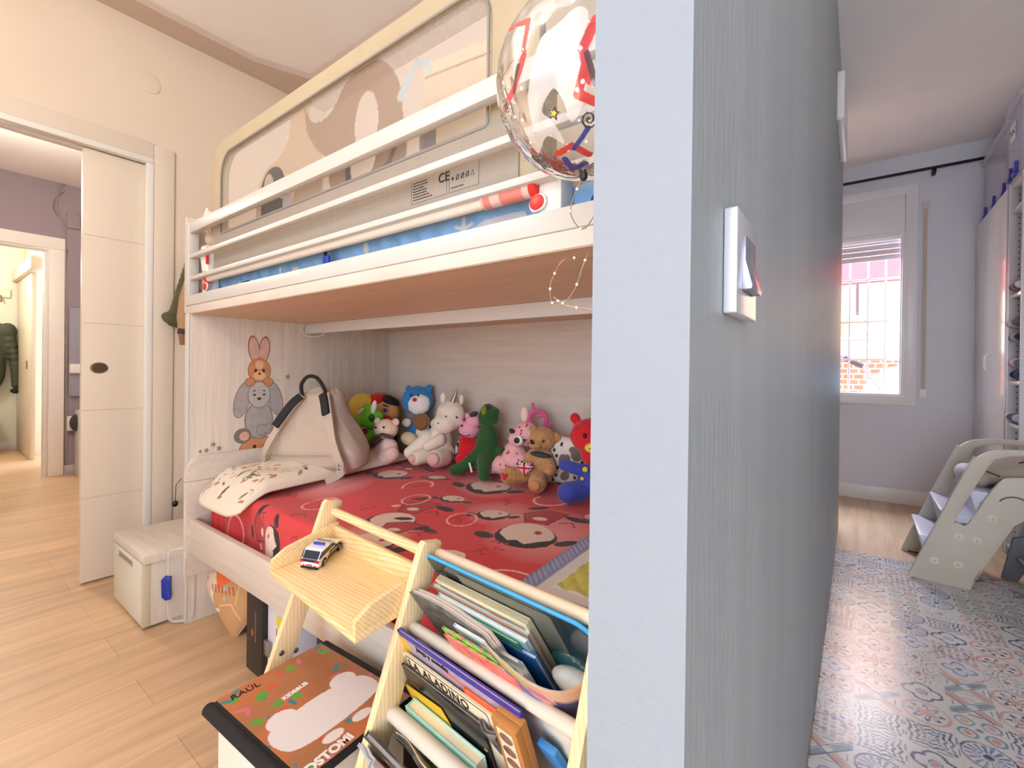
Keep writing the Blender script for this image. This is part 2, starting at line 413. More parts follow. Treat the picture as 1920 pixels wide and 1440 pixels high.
hd['label'] = 'oval recessed metal pull'
MB().prism([(.026*math.cos(t*PI/16), .02*math.sin(t*PI/16)) for t in range(32)], (-2.9445, .574, 1.037), (0, 1, 0), (0, 0, 1), (.0006, 0, 0)).build('recess', M('dark_pull_recess', (92, 78, 64), .5, .5), hd)
# round blank cover on the wall above the door
t = MB().lathe([(.0, 0), (.05, 0), (.05, .003), (.046, .004), (0, .004)], (-2.92, .752, 2.497), 40, Matrix.Rotation(PI/2, 4, 'Y')).build('junction_cover', peach)
tag(t, 'round blank junction cover painted like the peach wall above the sliding door', 'cover')
# ---- hall beyond the door
struct('wall_hall_left', (lambda b: (b.box(-6.15, -6.05, .95, 2.9, 0, 2.8), b.box(-6.15, -6.05, -2.0, -.25, 0, 2.8), b.box(-6.15, -6.05, -.25, .95, 2.15, 2.8))[0])(MB()), purple, local=True)
struct('wall_hall_back', MB().box(-6.15, -3.03, 2.9, 3.0, 0, 2.8), purple, local=True)
struct('wall_hall_front', MB().box(-8.6, -3.03, -2.1, -2.0, 0, 2.8), white_wall, local=True)
struct('ceiling_hall', MB().box(-6.15, -3.03, -2.0, 3.0, 2.77, 2.87), ceil_m, local=True)
b = MB(); b.box(-6.07, -6.035, .82, .925, 0, 2.134, .003); b.box(-6.07, -6.035, -.3, .925, 2.135, 2.245, .003)
struct('trim_4', b, M('white_casing_lacquer', (236, 232, 226), .4))
b = MB(); b.box(-6.16, -6.071, .79, .8195, 0, 2.114, .003); b.box(-6.16, -6.071, -.3, .8195, 2.115, 2.134, .003)
struct('trim_5', b, white_gloss)
b = MB(); b.box(-6.05, -6.036, .93, 1.7, 0, .09, .003)
struct('baseboard_hall', b, M('mauve_grey_skirting', (176, 172, 176), .5))
struct('wall_entrance_left', MB().box(-8.42, -8.3, -2.0, 3.0, 0, 2.7), greenish, local=True)
struct('ceiling_entrance', MB().box(-8.5, -6.15, -2.0, 3.0, 2.62, 2.72), ceil_m, local=True)
b = MB(); b.box(-8.3, -7.62, .90, 1.0, 0, 2.62); b.box(-7.62, -6.15, .93, 1.0, 2.2, 2.62); b.box(-6.75, -6.15, .90, 1.0, 0, 2.2)
struct('wall_entrance_back', b, plaster('entrance_cream_paint', (228, 220, 200)), local=True)
struct('baseboard_entrance', MB().box(-8.3, -8.285, -1.5, .9, 0, .11, .003), white_gloss)
b = MB(); b.box(-8.28, -6.9, .80, .90, 2.06, 2.19, .004)
struct('trim_6', b, M('cream_track_cover', (232, 222, 200), .45))
d = struct('door_2', MB().box(-8.27, -7.25, .845, .885, .01, 2.06, .003), M('cream_sliding_leaf', (224, 212, 188), .35))
MB().box(-7.52, -7.47, .838, .846, 1.0, 1.09, .002).build('door_handle', M('brass_grey_metal', (150, 132, 110), .3, .9), d)
# far window --------------------------------------------------------------
wf = M('window_frame_white', (226, 224, 224), .35)
def frame(b, x0, x1, z0, z1, w, y0, y1, bev=.003):
    b.box(x0, x0+w, y0, y1, z0, z1, bev); b.box(x1-w, x1, y0, y1, z0, z1, bev)
    b.box(x0+w-.001, x1-w+.001, y0, y1, z0, z0+w, bev); b.box(x0+w-.001, x1-w+.001, y0, y1, z1-w, z1, bev)
b = MB(); frame(b, -.80, .364, .80, 2.573, .075, 4.850, 4.885)
w1 = struct('window_1', b, wf)
b = MB(); b.box(-.72, .285, 4.856, 4.88, 2.20, 2.50, .006); b.build('shutter_box', wf, w1)
b = MB(); b.box(-.72, .285, 4.853, 4.885, 2.185, 2.215, .004); frame(b, -.735, .30, .862, 2.20, .028, 4.86, 4.93); b.build('casing', wf, w1)
b = MB(); frame(b, -.715, .285, .87, 2.19, .022, 4.90, 4.945)
b.build('window_frame', wf, w1)
b = MB()
for i in range(4): b.box(-.70, .27, 4.955, 4.968, 2.01+i*.046, 2.052+i*.046, .005)
sl = b.build('roller_shutter', M('shutter_slats', (206, 204, 208), .5), w1)
MB().box(-.70, .27, 4.922, 4.926, .88, 2.18).build('glass_pane', M('window_glass', (235, 240, 242), .02, alpha=.06), w1)
# window bars
g = thing('window_grille', 'white painted window bars outside the glass of the far window', 'window bars', (-.2, 5.05, .85))
for x in (-.70, -.575, -.45, -.32, -.195, -.07, .057, .176, .29): MB().tube([(x, 5.05, .86), (x, 5.05, 2.2)], .008, 8).build('bar', M('grille_paint', (214, 206, 208), .5), g)
for z in (.88, 1.177, 1.504, 1.868): MB().box(-.72, .30, 5.04, 5.06, z-.009, z+.009, .002).build('crossbar', M('grille_paint', (214, 206, 208), .5), g)
# strap of the roller shutter
t = thing('shutter_strap', 'beige roller shutter strap hanging on the wall right of the window', 'shutter strap', (.41, 4.87, .88))
MB().box(.398, .42, 4.868, 4.871, .92, 2.38).build('strap', M('beige_webbing', (190, 176, 158), .9), t)
MB().box(.388, .43, 4.862, 4.88, 2.36, 2.42, .003).build('guide', M('guide_metal', (200, 196, 190), .4), t)
MB().box(.385, .432, 4.862, 4.88, .87, .935, .003).build('winder', M('white_plastic', (230, 228, 226), .4), t)
# curtain rod
t = thing('curtain_rod', 'thin black metal curtain rod across the wall above the window', 'curtain rod', (.0, 4.8, 2.65))
MB().tube([(-1.1, 4.80, 2.655), (1.2, 4.80, 2.655)], .011, 12).build('rod', M('black_metal', (22, 20, 24), .4, .6), t)
for x in (-.9, .45): MB().box(x-.012, x+.012, 4.79, 4.88, 2.615, 2.645, .002).build('bracket', M('black_metal', (22, 20, 24), .4, .6), t)
# carbon monoxide style white box high on the partition
b = MB(); b.prism(rrect(2.72, 3.30, 2.28, 2.52, .02), (-.10, 0, 0), (0, 1, 0), (0, 0, 1), (.032, 0, 0), .006)
tag(b.build('wall_unit', white_gloss), 'slim white unit mounted high on the grey partition', 'wall unit')
# lamps -------------------------------------------------------------------
for nm, lb, loc in (('unseen_ceiling_lamp', 'pendant flex and canopy of the assumed bedroom lamp, out of view', (-1.6, -.75, 2.82)), ('unseen_ceiling_lamp', 'added round white ceiling lamp of the hall, out of view', (-4.4, .3, 2.77)), ('unseen_ceiling_lamp', 'added round white ceiling lamp of the entrance, out of view', (-7.2, .1, 2.62))):  # all unseen fittings; first assumed, last two added to go with the fill lights
    t = thing(nm, lb, 'lamp', (loc[0], loc[1], loc[2]-.03))
    MB().lathe([(.0, .03), (.05, .03), (.05, 0), (.008, -.004), (.006, -.16), (0, -.16)], loc and (0, 0, 0), 40).build('lamp_shade', M('opal_shade', (250, 246, 238), .4), t, local=True)
# outside -----------------------------------------------------------------
struct('wall_outside_house', MB().box(-4, 4, 10.0, 10.3, -2, 5.5), M('sunlit_render', (244, 226, 200), .9, bump=.2), local=True)
struct('floor_outside', MB().box(-4, 4, 5.0, 10, -.25, -.1), M('terrace_floor', (190, 170, 156), .9), local=True)
def brick_mat():
    m = bpy.data.materials.new('orange_brick'); m.use_nodes = True; N = m.node_tree.nodes; L = m.node_tree.links; b = N['Principled BSDF']; b.inputs['Roughness'].default_value = .9
    tc = N.new('ShaderNodeTexCoord'); mp = N.new('ShaderNodeMapping'); mp.inputs['Rotation'].default_value = (PI/2, 0, 0); L.new(tc.outputs['Object'], mp.inputs[0])
    br = N.new('ShaderNodeTexBrick'); br.inputs['Scale'].default_value = 1; br.inputs['Brick Width'].default_value = .12; br.inputs['Row Height'].default_value = .075; br.inputs['Mortar Size'].default_value = .009
    br.inputs['Color1'].default_value = (*lin((206, 128, 98)), 1); br.inputs['Color2'].default_value = (*lin((190, 112, 84)), 1); br.inputs['Mortar'].default_value = (*lin((236, 208, 190)), 1)
    L.new(mp.outputs[0], br.inputs[0]); L.new(br.outputs[0], b.inputs['Base Color']); return m
struct('wall_outside_terrace', MB().box(-4, 4, 8.0, 8.15, -.1, 1.29), brick_mat(), local=True)
struct('trim_7', MB().box(-4, 4, 7.96, 8.19, 1.29, 1.40, .01), M('pink_coping', (232, 202, 196), .8))
t = thing('awning', 'red fabric awning over the terrace outside the far window', 'awning', (0, 7.2, 2.4))
b = MB(); b.slab((-2.5, 6.6, 2.36), (5, 0, 0), (0, 2.2, .9), (0, 0, .01)); b.slab((-2.5, 6.6, 2.10), (5, 0, 0), (0, 0, .27), (0, .01, 0)); b.build('canopy', M('red_awning_cloth', (214, 52, 62), .8), t)
MB().tube([(-2.5, 6.6, 2.10), (2.5, 6.6, 2.10)], .02).build('front_bar', M('awning_bar', (150, 60, 66), .5), t)
b = MB(); b.box(-.55, .0, 9.95, 10.02, 1.95, 2.75, .01)
t = thing('house_window', 'grey window with a small flower balcony on the house opposite', 'window', (-.25, 9.95, 1.9))
b.build('pane', M('dark_house_glass', (120, 124, 134), .2), t)
b = MB(); frame(b, -.6, .05, 1.9, 2.8, .06, 9.9, 9.98); b.build('frame', M('house_frame', (236, 234, 230), .6), t)
b = MB()
for i in range(12): b.box(-.75+i*.08, -.74+i*.08, 9.6, 9.61, 1.62, 1.92)
b.box(-.76, .15, 9.59, 9.62, 1.9, 1.93); b.box(-.76, .15, 9.59, 9.62, 1.6, 1.63)
b.build('balcony_rail', M('balcony_rail_paint', (176, 186, 186), .6), t)
b = MB()
for i in range(16): b.ell((-.7+i*.052, 9.62, 1.96+.03*math.sin(i*2.1)), .045, sub=2)
b.build('flowers', M('balcony_flowers', (196, 190, 130), .9, var=.4, vscale=30), t)
b = MB(); b.lathe([(.0, .55), (.12, .53), (.28, .42), (.38, .22), (.4, 0), (0, 0)][::-1], (.40, 7.0, .60), 32)
t = thing('beach_umbrella', 'pale blue round top of a garden parasol outside the window', 'parasol', (.4, 7.0, -.1))
b.build('canopy', M('pale_blue_cloth', (120, 178, 226), .7), t)
MB().tube([(.4, 7.0, -.1), (.4, 7.0, .9)], .02).build('pole', M('parasol_pole', (200, 200, 200), .5), t)
t = thing('bicycle_handlebar', 'dark bar with a handle grip leaning outside behind the window bars', 'bar', (-.1, 5.6, -.1))
MB().tube([(-.25, 5.6, 1.28), (.02, 5.62, 1.13), (.2, 5.65, .85), (.45, 5.7, -.1)], .012).build('bar', M('grey_bar', (150, 146, 150), .4, .5), t)
MB().tube([(-.12, 5.6, 1.21), (.03, 5.62, 1.125)], .026).build('grip', M('dark_rubber', (60, 56, 60), .7), t)
# ================================================================== bench, bed
whitewood = M('whitewashed_wood', (210, 201, 189), .5, var=.07, vscale=5, stretch=(1, 14, 1), bump=.3, bscale=30, bstretch=(.3, 12, 1))
ww_x = M('whitewashed_wood_boards', (210, 201, 189), .5, var=.06, vscale=5, stretch=(.8, 10, 12), bump=.3, bscale=30, bstretch=(.2, 8, 12))
ww_v = M('whitewashed_wood_upright', (212, 203, 190), .5, var=.09, vscale=5, stretch=(10, 14, .7), bump=.3, bscale=30, bstretch=(8, 12, .3))
bedwhite = M('bed_white_lacquer', (203, 201, 195), .35)
under = M('bed_underside_wood', (206, 176, 152), .5, var=.07, vscale=4, stretch=(.5, 6, 6))
bed = thing('bunk_bed', 'whitewashed wooden bunk bed with white guard rails against the back wall', 'bunk bed', (-1.2, 1.2, 0))
b = MB(); b.box(-2.205, -2.17, .702, 1.70, 0, 1.264, .002); b.build('end_panel', ww_v, bed)
b = MB(); b.box(-2.214, -2.204, .698, 1.70, 0, 1.264, .001); b.box(-2.206, -2.17, .696, .703, 0, 1.264, .001); b.build('edge_strip', bedwhite, bed)
b = MB(); b.prism(rrect(.684, 1.69, .20, .685, (0, .07, 0, 0)), (-2.17, 0, 0), (0, 1, 0), (0, 0, 1), (.022, 0, 0), .004); b.build('headboard', ww_x, bed)
b = MB(); b.box(-2.172, -2.1475, .6835, 1.69, .583, .586); b.build('headboard_joint', M('wood_joint_line', (168, 156, 142), .8), bed)
b = MB(); b.box(-2.17, -.19, 1.692, 1.712, .2, .72, .001); b.box(-2.17, -.19, 1.6935, 1.712, .722, 1.264, .001); b.build('back_panel', ww_x, bed)
b = MB(); b.box(-2.214, -.19, .70, 1.712, 1.264, 1.2965, .0015); b.build('upper_base', whitewood, bed)
MB().box(-2.20, -.20, .703, 1.70, 1.2625, 1.2642).build('underside', under, bed)
b = MB(); b.box(-2.214, -.185, .697, .72, 1.297, 1.338, .003); b.build('side_board', bedwhite, bed)
b = MB(); b.box(-2.214, -2.176, .697, .735, 1.337, 1.634, .004); b.box(-.225, -.187, .697, .735, 1.337, 1.634, .004); b.build('guard_post', bedwhite, bed)
for z0, z1 in ((1.591, 1.633), (1.488, 1.505), (1.400, 1.416)): MB().box(-2.18, -.20, .699, .723, z0, z1, .003).build('guard_rail', bedwhite, bed)
b = MB(); b.box(-2.232, -2.212, .70, 1.70, 1.27, 1.665, .003); b.box(-2.214, -2.196, .735, 1.70, 1.297, 1.56, .003); b.build('upper_end_panel', whitewood, bed)
b = MB(); b.box(-2.17, -.19, .70, .721, .296, .432, .0015); b.build('lower_side_board', ww_x, bed)
b = MB(); b.box(-2.146, -.19, .721, 1.69, .296, .318, .001); b.build('lower_base', whitewood, bed)
b = MB(); b.box(-2.165, -.19, 1.182, 1.20, 1.214, 1.262, .003); b.build('cross_beam', bedwhite, bed)
b = MB(); b.tube(smooth_path([(-2.16, 1.18, 1.262), (-2.163, 1.172, 1.235), (-2.14, 1.178, 1.205), (-2.05, 1.19, 1.198), (-2.0, 1.19, 1.213)]), .0018, 6); b.build('beam_cable', M('clear_white_cable', (226, 222, 214), .4), bed)
# bench along the left wall, beside the bed
bn = thing('storage_bench', 'low whitewashed storage bench with a pale drawer front beside the bunk bed', 'bench', (-2.45, .75, 0))
b = MB(); b.box(-2.665, -2.245, .60, 1.30, .012, .262, .001); b.build('body', ww_v, bn)
b = MB(); b.box(-2.675, -2.235, .575, 1.30, .263, .297, .002); b.build('top', whitewood, bn)
b = MB(); b.box(-2.66, -2.25, .575, .60, .012, .256, .0015)
b.build('drawer_front', M('pale_green_front', (214, 216, 202), .45, var=.03), bn)
b = MB(); b.box(-2.262, -2.246, .573, .60, .012, .258, .001); b.build('front_edge', M('beige_edge_band', (206, 196, 168), .5), bn)
b = MB(); b.box(-2.575, -2.39, .5735, .5755, .222, .24); hdn = b.build('handle_recess', M('recess_shadow_metal', (150, 148, 128), .5, .3), bn)
MB().box(-2.58, -2.385, .571, .577, .218, .223, .001).build('pull_lip', M('satin_pull_metal', (190, 188, 176), .35, .6), hdn)
b = MB(); b.box(-2.90, -2.24, 1.32, 1.70, 0, .60, .002); b2 = MB()
cb = thing('low_cabinet', 'small white cabinet tucked between the left wall and the end of the bed', 'cabinet', (-2.55, 1.5, 0))
MB().box(-2.90, -2.245, 1.32, 1.70, 0, .60, .002).build('body', ww_v, cb); MB().box(-2.91, -2.238, 1.31, 1.71, .60, .63, .002).build('top', whitewood, cb)
# jacket on the wall behind the bed end
jk = thing('jacket', 'olive jacket with knitted cuff hanging on the wall behind the bed end', 'jacket', (-2.8, .93, 1.2))
ol = M('olive_cloth', (84, 80, 54), .9, bump=.6, bscale=60, sheen=.2); kh = M('khaki_sleeve_cloth', (168, 138, 104), .9, bump=.6, bscale=60)
b = MB()
for i in range(12):
    f = i/11; b.ell((-2.855, .935-.045*f, 1.60-.30*f), (.034, .035+.045*f, .05), (.25, 0, .1*math.sin(i)), sub=2)
b.ell((-2.85, .845, 1.295), (.03, .055, .035), (-.35, 0, 0), sub=2); b.ell((-2.85, .96, 1.30), (.045, .07, .08), sub=2)
b.build('body', ol, jk, mods=(('REMESH', dict(mode='VOXEL', voxel_size=.007, use_smooth_shade=True)), ('SMOOTH', dict(iterations=2, factor=.5))))
b = MB(); b.tube([(-2.80, .94, 1.58), (-2.79, .915, 1.50), (-2.785, .888, 1.40), (-2.785, .876, 1.30), (-2.785, .872, 1.24)], [.03, .036, .036, .034, .024], 14); b.build('sleeve', kh, jk)
b = MB(); b.tube([(-2.785, .872, 1.245), (-2.785, .868, 1.215)], .024, 14); b.build('cuff', M('dark_rib_knit', (64, 60, 56), .95), jk)
b = MB(); b.tube([(-2.785, .868, 1.22), (-2.783, .872, 1.16)], [.02, .016], 10); b.build('lining', M('lining_brown', (134, 100, 70), .9), jk)
b = MB(); b.tube([(-2.89, .93, 1.66), (-2.84, .93, 1.66)], .008)
tag(b.build('wall_hook', bedwhite), 'small white hook behind the jacket', 'hook')
t = thing('hanging_bead', 'small black bead hanging on a thin cord below the jacket', 'bead', (-2.88, .871, .31))
MB().tube([(-2.885, .90, .45), (-2.883, .875, .42), (-2.88, .871, .33)], .0018, 6).build('cord', M('black_cord', (30, 28, 28), .8), t)
MB().ell((-2.88, .871, .322), (.012, .014, .017)).build('bead', M('black_bead', (18, 16, 18), .4), t)

# ---- lower mattress, duvet
t = thing('lower_mattress', 'red covered mattress of the lower bunk under the printed duvet', 'mattress', (-1.2, 1.2, .32))
MB().box(-2.135, -.20, .79, 1.68, .32, .545, .03, 4).build('core', M('dark_red_sheet', (178, 48, 54), .9, bump=.4, bscale=20), t, smooth=True)

def hbed(x, y):            # height of the duvet top
    return .563+.03*min(1, max(0, (y-.78)/.8))
def duvet():
    nx, ns = 620, 380; xs = np.linspace(-2.125, -.205, nx); L1, Rr, L2 = .17, .035, .88
    s = np.linspace(0, L1+Rr*PI/2+L2, ns); S, X = np.meshgrid(s, xs, indexing='ij')
    Y = np.where(S < L1, .765, np.where(S < L1+Rr*PI/2, .765+Rr*(1-np.cos(np.clip((S-L1)/Rr, 0, PI/2))), .80+(S-L1-Rr*PI/2)))
    Zt = .562+.03*np.clip((Y-.78)/.8, 0, 1)
    Z = np.where(S < L1, .562-Rr-(L1-S), np.where(S < L1+Rr*PI/2, .562-Rr+Rr*np.sin(np.clip((S-L1)/Rr, 0, PI/2)), Zt))
    top = np.clip((S-L1)/.05, 0, 1)
    n1 = np.zeros_like(X)
    for k in range(26):      # soft folds
        a = rng.uniform(-.6, .6)+(PI/2 if k % 3 == 0 else 0); f = rng.uniform(6, 26); p = rng.uniform(0, 6)
        cx, cy = rng.uniform(-2, -.3), rng.uniform(.8, 1.6)
        g = np.exp(-((X-cx)**2/.12+(Y-cy)**2/.05)); n1 += g*np.sin((X*math.sin(a)+Y*math.cos(a))*f+p)*.0035
    Z = Z+n1*top+.004*np.sin(Y*5.2+.7*np.sin(X*3))*top
    fold = (1-top)*np.clip((L1+.02-S)/L1, 0, 1)
    bunch = np.exp(-((X+2.12)/.10)**2)
    Y = Y+fold*(.012*np.sin(X*17)+.006*np.sin(X*41+1)+bunch*.020*np.sin(X*120))
    Y = np.clip(Y, .728, 1.69)
    V = np.stack([X, Y, Z], -1)
    # pattern plane: x and unrolled distance
    q = .80-.0-(L1+Rr*PI/2); PY = S+q
    R_ = Ras(X, PY, (206, 58, 62))
    red2 = (160, 40, 46); blk = (44, 36, 38); crm = (222, 198, 184)
    for cx, cy, r in ((-1.161, 1.44, .17), (-.72, 1.14, .2), (-1.70, 1.06, .16), (-1.14, .86, .12), (-.95, 1.2, .12)): R_.soft(cx, cy, r, (226, 170, 168), .75)
    def bloom(cx, cy, r, a, big=True):
        c, n = math.cos(a), math.sin(a)
        def P(x, y): return cx+x*c-y*n, cy+x*n+y*c
        # cream oval with a dark crescent rim, dark leaf knots and a pair of sprigs
        R_.ell(*P(0, -.12*r), r*1.08, r*.92, a, blk); R_.ell(*P(0, .06*r), r*.95, r*.78, a, crm)
        R_.poly([P(-.95*r, -.1*r), P(-.5*r, -.62*r), P(-.2*r, -.5*r), (P(.1*r, -.75*r)), P(.5*r, -.42*r), P(.9*r, -.2*r), P(.9*r, -.75*r), P(0, -1.02*r), P(-.9*r, -.7*r)], blk)
        R_.ell(*P(.35*r, .25*r), .13*r, .13*r, 0, (190, 40, 44))
        for sx in (-1, 1):
            R_.ell(*P(1.45*r*sx, -.35*r), .42*r, .24*r, a+.5*sx, blk); R_.line([P(.9*r*sx, -.2*r), P(1.2*r*sx, -.3*r)], .02*r+.003, blk)
        if big:
            R_.poly([P(-.3*r, .9*r), P(.5*r, .9*r), P(1.1*r, 2.1*r), P(.2*r, 2.3*r), P(-.6*r, 1.9*r)], (176, 50, 56))
            R_.line([P(-.3*r, .9*r), P(-.6*r, 1.9*r), P(.2*r, 2.3*r), P(1.1*r, 2.1*r), P(.5*r, .9*r)], .004, blk)
            R_.ell(*P(.15*r, 1.35*r), .28*r, .16*r, a, crm); R_.ell(*P(-.8*r, 1.5*r), .2*r, .13*r, a+.4, crm)
            R_.ell(*P(1.5*r, 1.7*r), .5*r, .2*r, a-.3, blk); R_.ell(*P(-.2*r, 2.55*r), .42*r, .17*r, a+.2, blk)
            R_.line([P(.9*r, 1.2*r), P(1.35*r, 1.35*r), P(1.5*r, 1.0*r)], .004, blk)
    for cx, cy, r, a, bg_ in ((-1.161, 1.40, .085, .25, 1), (-.77, 1.10, .085, .35, 1), (-1.19, .945, .08, .3, 1), (-1.64, 1.30, .075, .15, 1), (-1.10, .80, .075, .3, 1),
                            (-1.60, .665, .06, 1.45, 1), (-.845, .855, .048, .2, 0), (-.84, 1.53, .045, .1, 0), (-1.17, 1.205, .045, .3, 0), (-1.02, 1.60, .05, .2, 0),
                            (-.95, 1.17, .05, .4, 0), (-.40, 1.30, .08, .2, 1), (-2.0, 1.35, .07, .2, 1), (-.66, 1.35, .05, .8, 0), (-1.42, 1.36, .04, .3, 0)): bloom(cx, cy, r, a, bg_)
    for cx, cy, rx, ry in ((-1.558, .915, .055, .065), (-1.277, 1.123, .05, .055), (-1.009, 1.08, .05, .05), (-1.88, .64, .05, .07)):
        R_.ell(cx, cy, rx, ry, 0, (240, 190, 182), ring=.005)
    def arc(cx, cy, r, a0, a1, w, col): R_.line([(cx+r*math.cos(a0+(a1-a0)*i/14), cy+r*math.sin(a0+(a1-a0)*i/14)) for i in range(15)], w, col)
    for a in ((-1.40, 1.24, .06, .3, 4.2), (-.87, 1.39, .06, 2.8, 6.6), (-.64, .83, .07, .6, 3.8), (-1.33, 1.60, .05, 1, 5)): arc(*a, .008, (240, 196, 188))
    def glyph(cx, cy, s_, a, k):
        r_ = random.Random(k); c, n = math.cos(a), math.sin(a)
        for _ in range(5):
            x0, y0 = r_.uniform(-1, 1), r_.uniform(-1, 1); x1, y1 = (r_.choice((-1, 1)), y0) if r_.random() < .5 else (x0, r_.choice((-1, 1)))
            R_.line([(cx+s_*(x0*c-y0*n), cy+s_*(x0*n+y0*c)), (cx+s_*(x1*c-y1*n), cy+s_*(x1*n+y1*c))], .007, (168, 36, 42))
    for k, (cx, cy) in enumerate(((-1.558, .915), (-1.277, 1.123), (-1.009, 1.08), (-1.40, 1.24), (-.87, 1.39), (-1.74, .90), (-1.37, .98), (-1.437, 1.06), (-.79, .99), (-.81, .93), (-1.02, .94), (-1.0, 1.30), (-.71, 1.55), (-.62, .84), (-1.49, .80),
                                  (-1.36, 1.335), (-1.44, .70), (-1.30, .66), (-.70, .80), (-1.85, 1.2), (-1.25, 1.55), (-.9, .7), (-1.7, 1.5))): glyph(cx, cy, .024, .3+k*.4, k)
    return painted('duvet', V, R_.C, MC('duvet_cotton', .85, .12, 260, sheen=.15), thick=.012)
tag(duvet(), 'red duvet printed with cream and black blossoms and white rings on the lower bunk', 'duvet')

# ---- quilt on the right end of the lower bed
def quilt():
    nx, ny = 160, 320; X, Yp = np.meshgrid(np.linspace(-.59, -.21, nx), np.linspace(.775, 1.45, ny))
    Z = .582+.03*np.clip((Yp-.78)/.8, 0, 1)
    d = np.minimum(np.minimum(X+.59, Yp-.775), np.minimum(1.45-Yp, .3))
    puff = .004*np.abs(np.sin(X*70+3*np.sin(Yp*31)))*np.abs(np.sin(Yp*62+3*np.sin(X*27+1)))*(d > .07)+.003*np.abs(np.sin((X+Yp)*170))*(d < .035)
    R_ = Ras(X, Yp, (196, 186, 82)); R_.put(d < .075, (214, 208, 200)); R_.put(d < .042, (138, 144, 178)); R_.put(d < .006, (120, 126, 160))
    return painted('quilt', np.stack([X, Yp, Z+puff], -1), R_.C, MC('quilt_cotton', .9, .1, 240, sheen=.2), thick=.018)
tag(quilt(), 'padded yellow quilt with grey-blue border folded at the right end of the lower bunk', 'quilt')

# ---- pillow
def pillow():
    nx, ny = 150, 220; U, Vv = np.meshgrid(np.linspace(-1, 1, nx), np.linspace(-1, 1, ny))
    X = -1.945+.192*U*(1-.05*Vv**4); Y = 1.11+.405*Vv*(1-.06*U**4)
    pf = (1-U**4)*(1-Vv**6); droop = np.clip((.83-Y)/.12, 0, 1)**1.6*.075
    base = .578+.028*np.clip((Y-.78)/.8, 0, 1)-droop
    top = base+.008+.056*pf**.5+.004*np.sin(Y*24+3*np.sin(X*12))*pf+.003*np.sin(X*50+Y*9)*pf
    R_ = Ras(X, Y, (226, 214, 196)); cs = ((176, 120, 84), (120, 118, 86), (70, 64, 62), (196, 140, 100), (150, 140, 120))
    for k in range(150):
        cx, cy, a = rng.uniform(-2.12, -1.77), .72+.78*rng.uniform(0, 1)**1.25, rng.uniform(0, 3); c_ = cs[k % 5]; s_ = rng.uniform(.7, 1.15)
        if k % 3 == 0:
            R_.ell(cx, cy, .014*s_, .006*s_, a, c_); R_.ell(cx+.012*s_*math.cos(a), cy+.012*s_*math.sin(a), .006*s_, .005*s_, 0, c_); R_.line([(cx, cy), (cx+.01*math.cos(a-1.2), cy+.01*math.sin(a-1.2))], .003, c_)
        elif k % 3 == 1: R_.ell(cx, cy, .016*s_, .0045*s_, a, c_)
        else: R_.line([(cx, cy), (cx+.015*math.cos(a), cy+.015*math.sin(a)), (cx+.02*math.cos(a+.9), cy+.02*math.sin(a+.9))], .003, c_)
    t = thing('pillow', 'cream pillow printed with tiny animals and leaves at the left end of the lower bunk', 'pillow', (-1.945, 1.11, .6))
    painted('case', np.stack([X, Y, top], -1), R_.C, MC('pillow_cotton', .9, .12, 220, sheen=.1), t)
    R2 = Ras(X, Y, (222, 210, 192)); painted('underside', np.stack([X, Y, base+.006], -1)[:, ::-1], R2.C, MC('pillow_cotton', .9, .12, 220, sheen=.1), t)
    b = MB(); b.tube([(X[j, i], Y[j, i], base[j, i]+.006) for j, i in [(0, k) for k in range(0, nx, 6)]+[(k, nx-1) for k in range(0, ny, 6)]+[(ny-1, k) for k in range(nx-1, -1, -6)]+[(k, 0) for k in range(ny-1, -1, -6)]], .0035, 6, True)
    b.build('piping', M('cream_piping', (206, 190, 166), .9), t)
pillow()

# ---- upper mattress and bedding
t = thing('upper_mattress', 'mattress under a light blue sheet behind the guard rails of the upper bunk', 'mattress', (-1.2, 1.2, 1.30))
def blue_side():
    X, Zp = np.meshgrid(np.linspace(-2.10, -.2, 560), np.linspace(1.30, 1.405, 40))
    Y = .775+.0035*np.sin(X*40+6*np.sin(X*7))*np.sin((Zp-1.3)*20)+.002*np.sin(X*90+Zp*60)
    R_ = Ras(X, Zp, (138, 182, 222))
    def star(cx, cz, s_, col):
        for k in range(5):
            a = k*2*PI/5+.3; R_.line([(cx, cz), (cx+s_*math.cos(a), cz+s_*math.sin(a))], s_*.32, col)
    star(-.73, 1.373, .026, (226, 214, 206)); star(-1.9, 1.36, .02, (226, 214, 206))
    R_.ell(-.62, 1.368, .09, .014, .05, (214, 206, 206)); R_.ell(-1.10, 1.385, .012, .016, .3, (220, 214, 208)); R_.ell(-1.48, 1.37, .03, .01, 0, (220, 212, 206)); R_.line([(-1.58, 1.362), (-1.575, 1.385)], .012, (222, 214, 208))
    R_.ell(-1.83, 1.366, .03, .007, 0, (60, 50, 70)); R_.ell(-1.80, 1.370, .012, .006, 0, (240, 236, 232)); R_.ell(-1.87, 1.364, .012, .005, 0, (190, 60, 60))
    R_.ell(-1.76, 1.36, .05, .006, 0, (222, 200, 186))
    return painted('sheet_side', np.stack([X, Y, Zp], -1), R_.C, MC('blue_sheet', .8, .15, 90), t)
blue_side()
MB().box(-2.105, -.2, .779, 1.69, 1.30, 1.41, .02, 3).build('core', M('blue_sheet_top', (138, 182, 222), .85, bump=.5, bscale=14), t, smooth=True)
b = MB(); b.ell((-.33, .80, 1.36), (.09, .045, .06)); tag(b.build('blue_cushion', M('royal_blue_cloth', (36, 72, 176), .7)), 'royal blue cushion edge showing below the guard rail next to the partition', 'cushion')
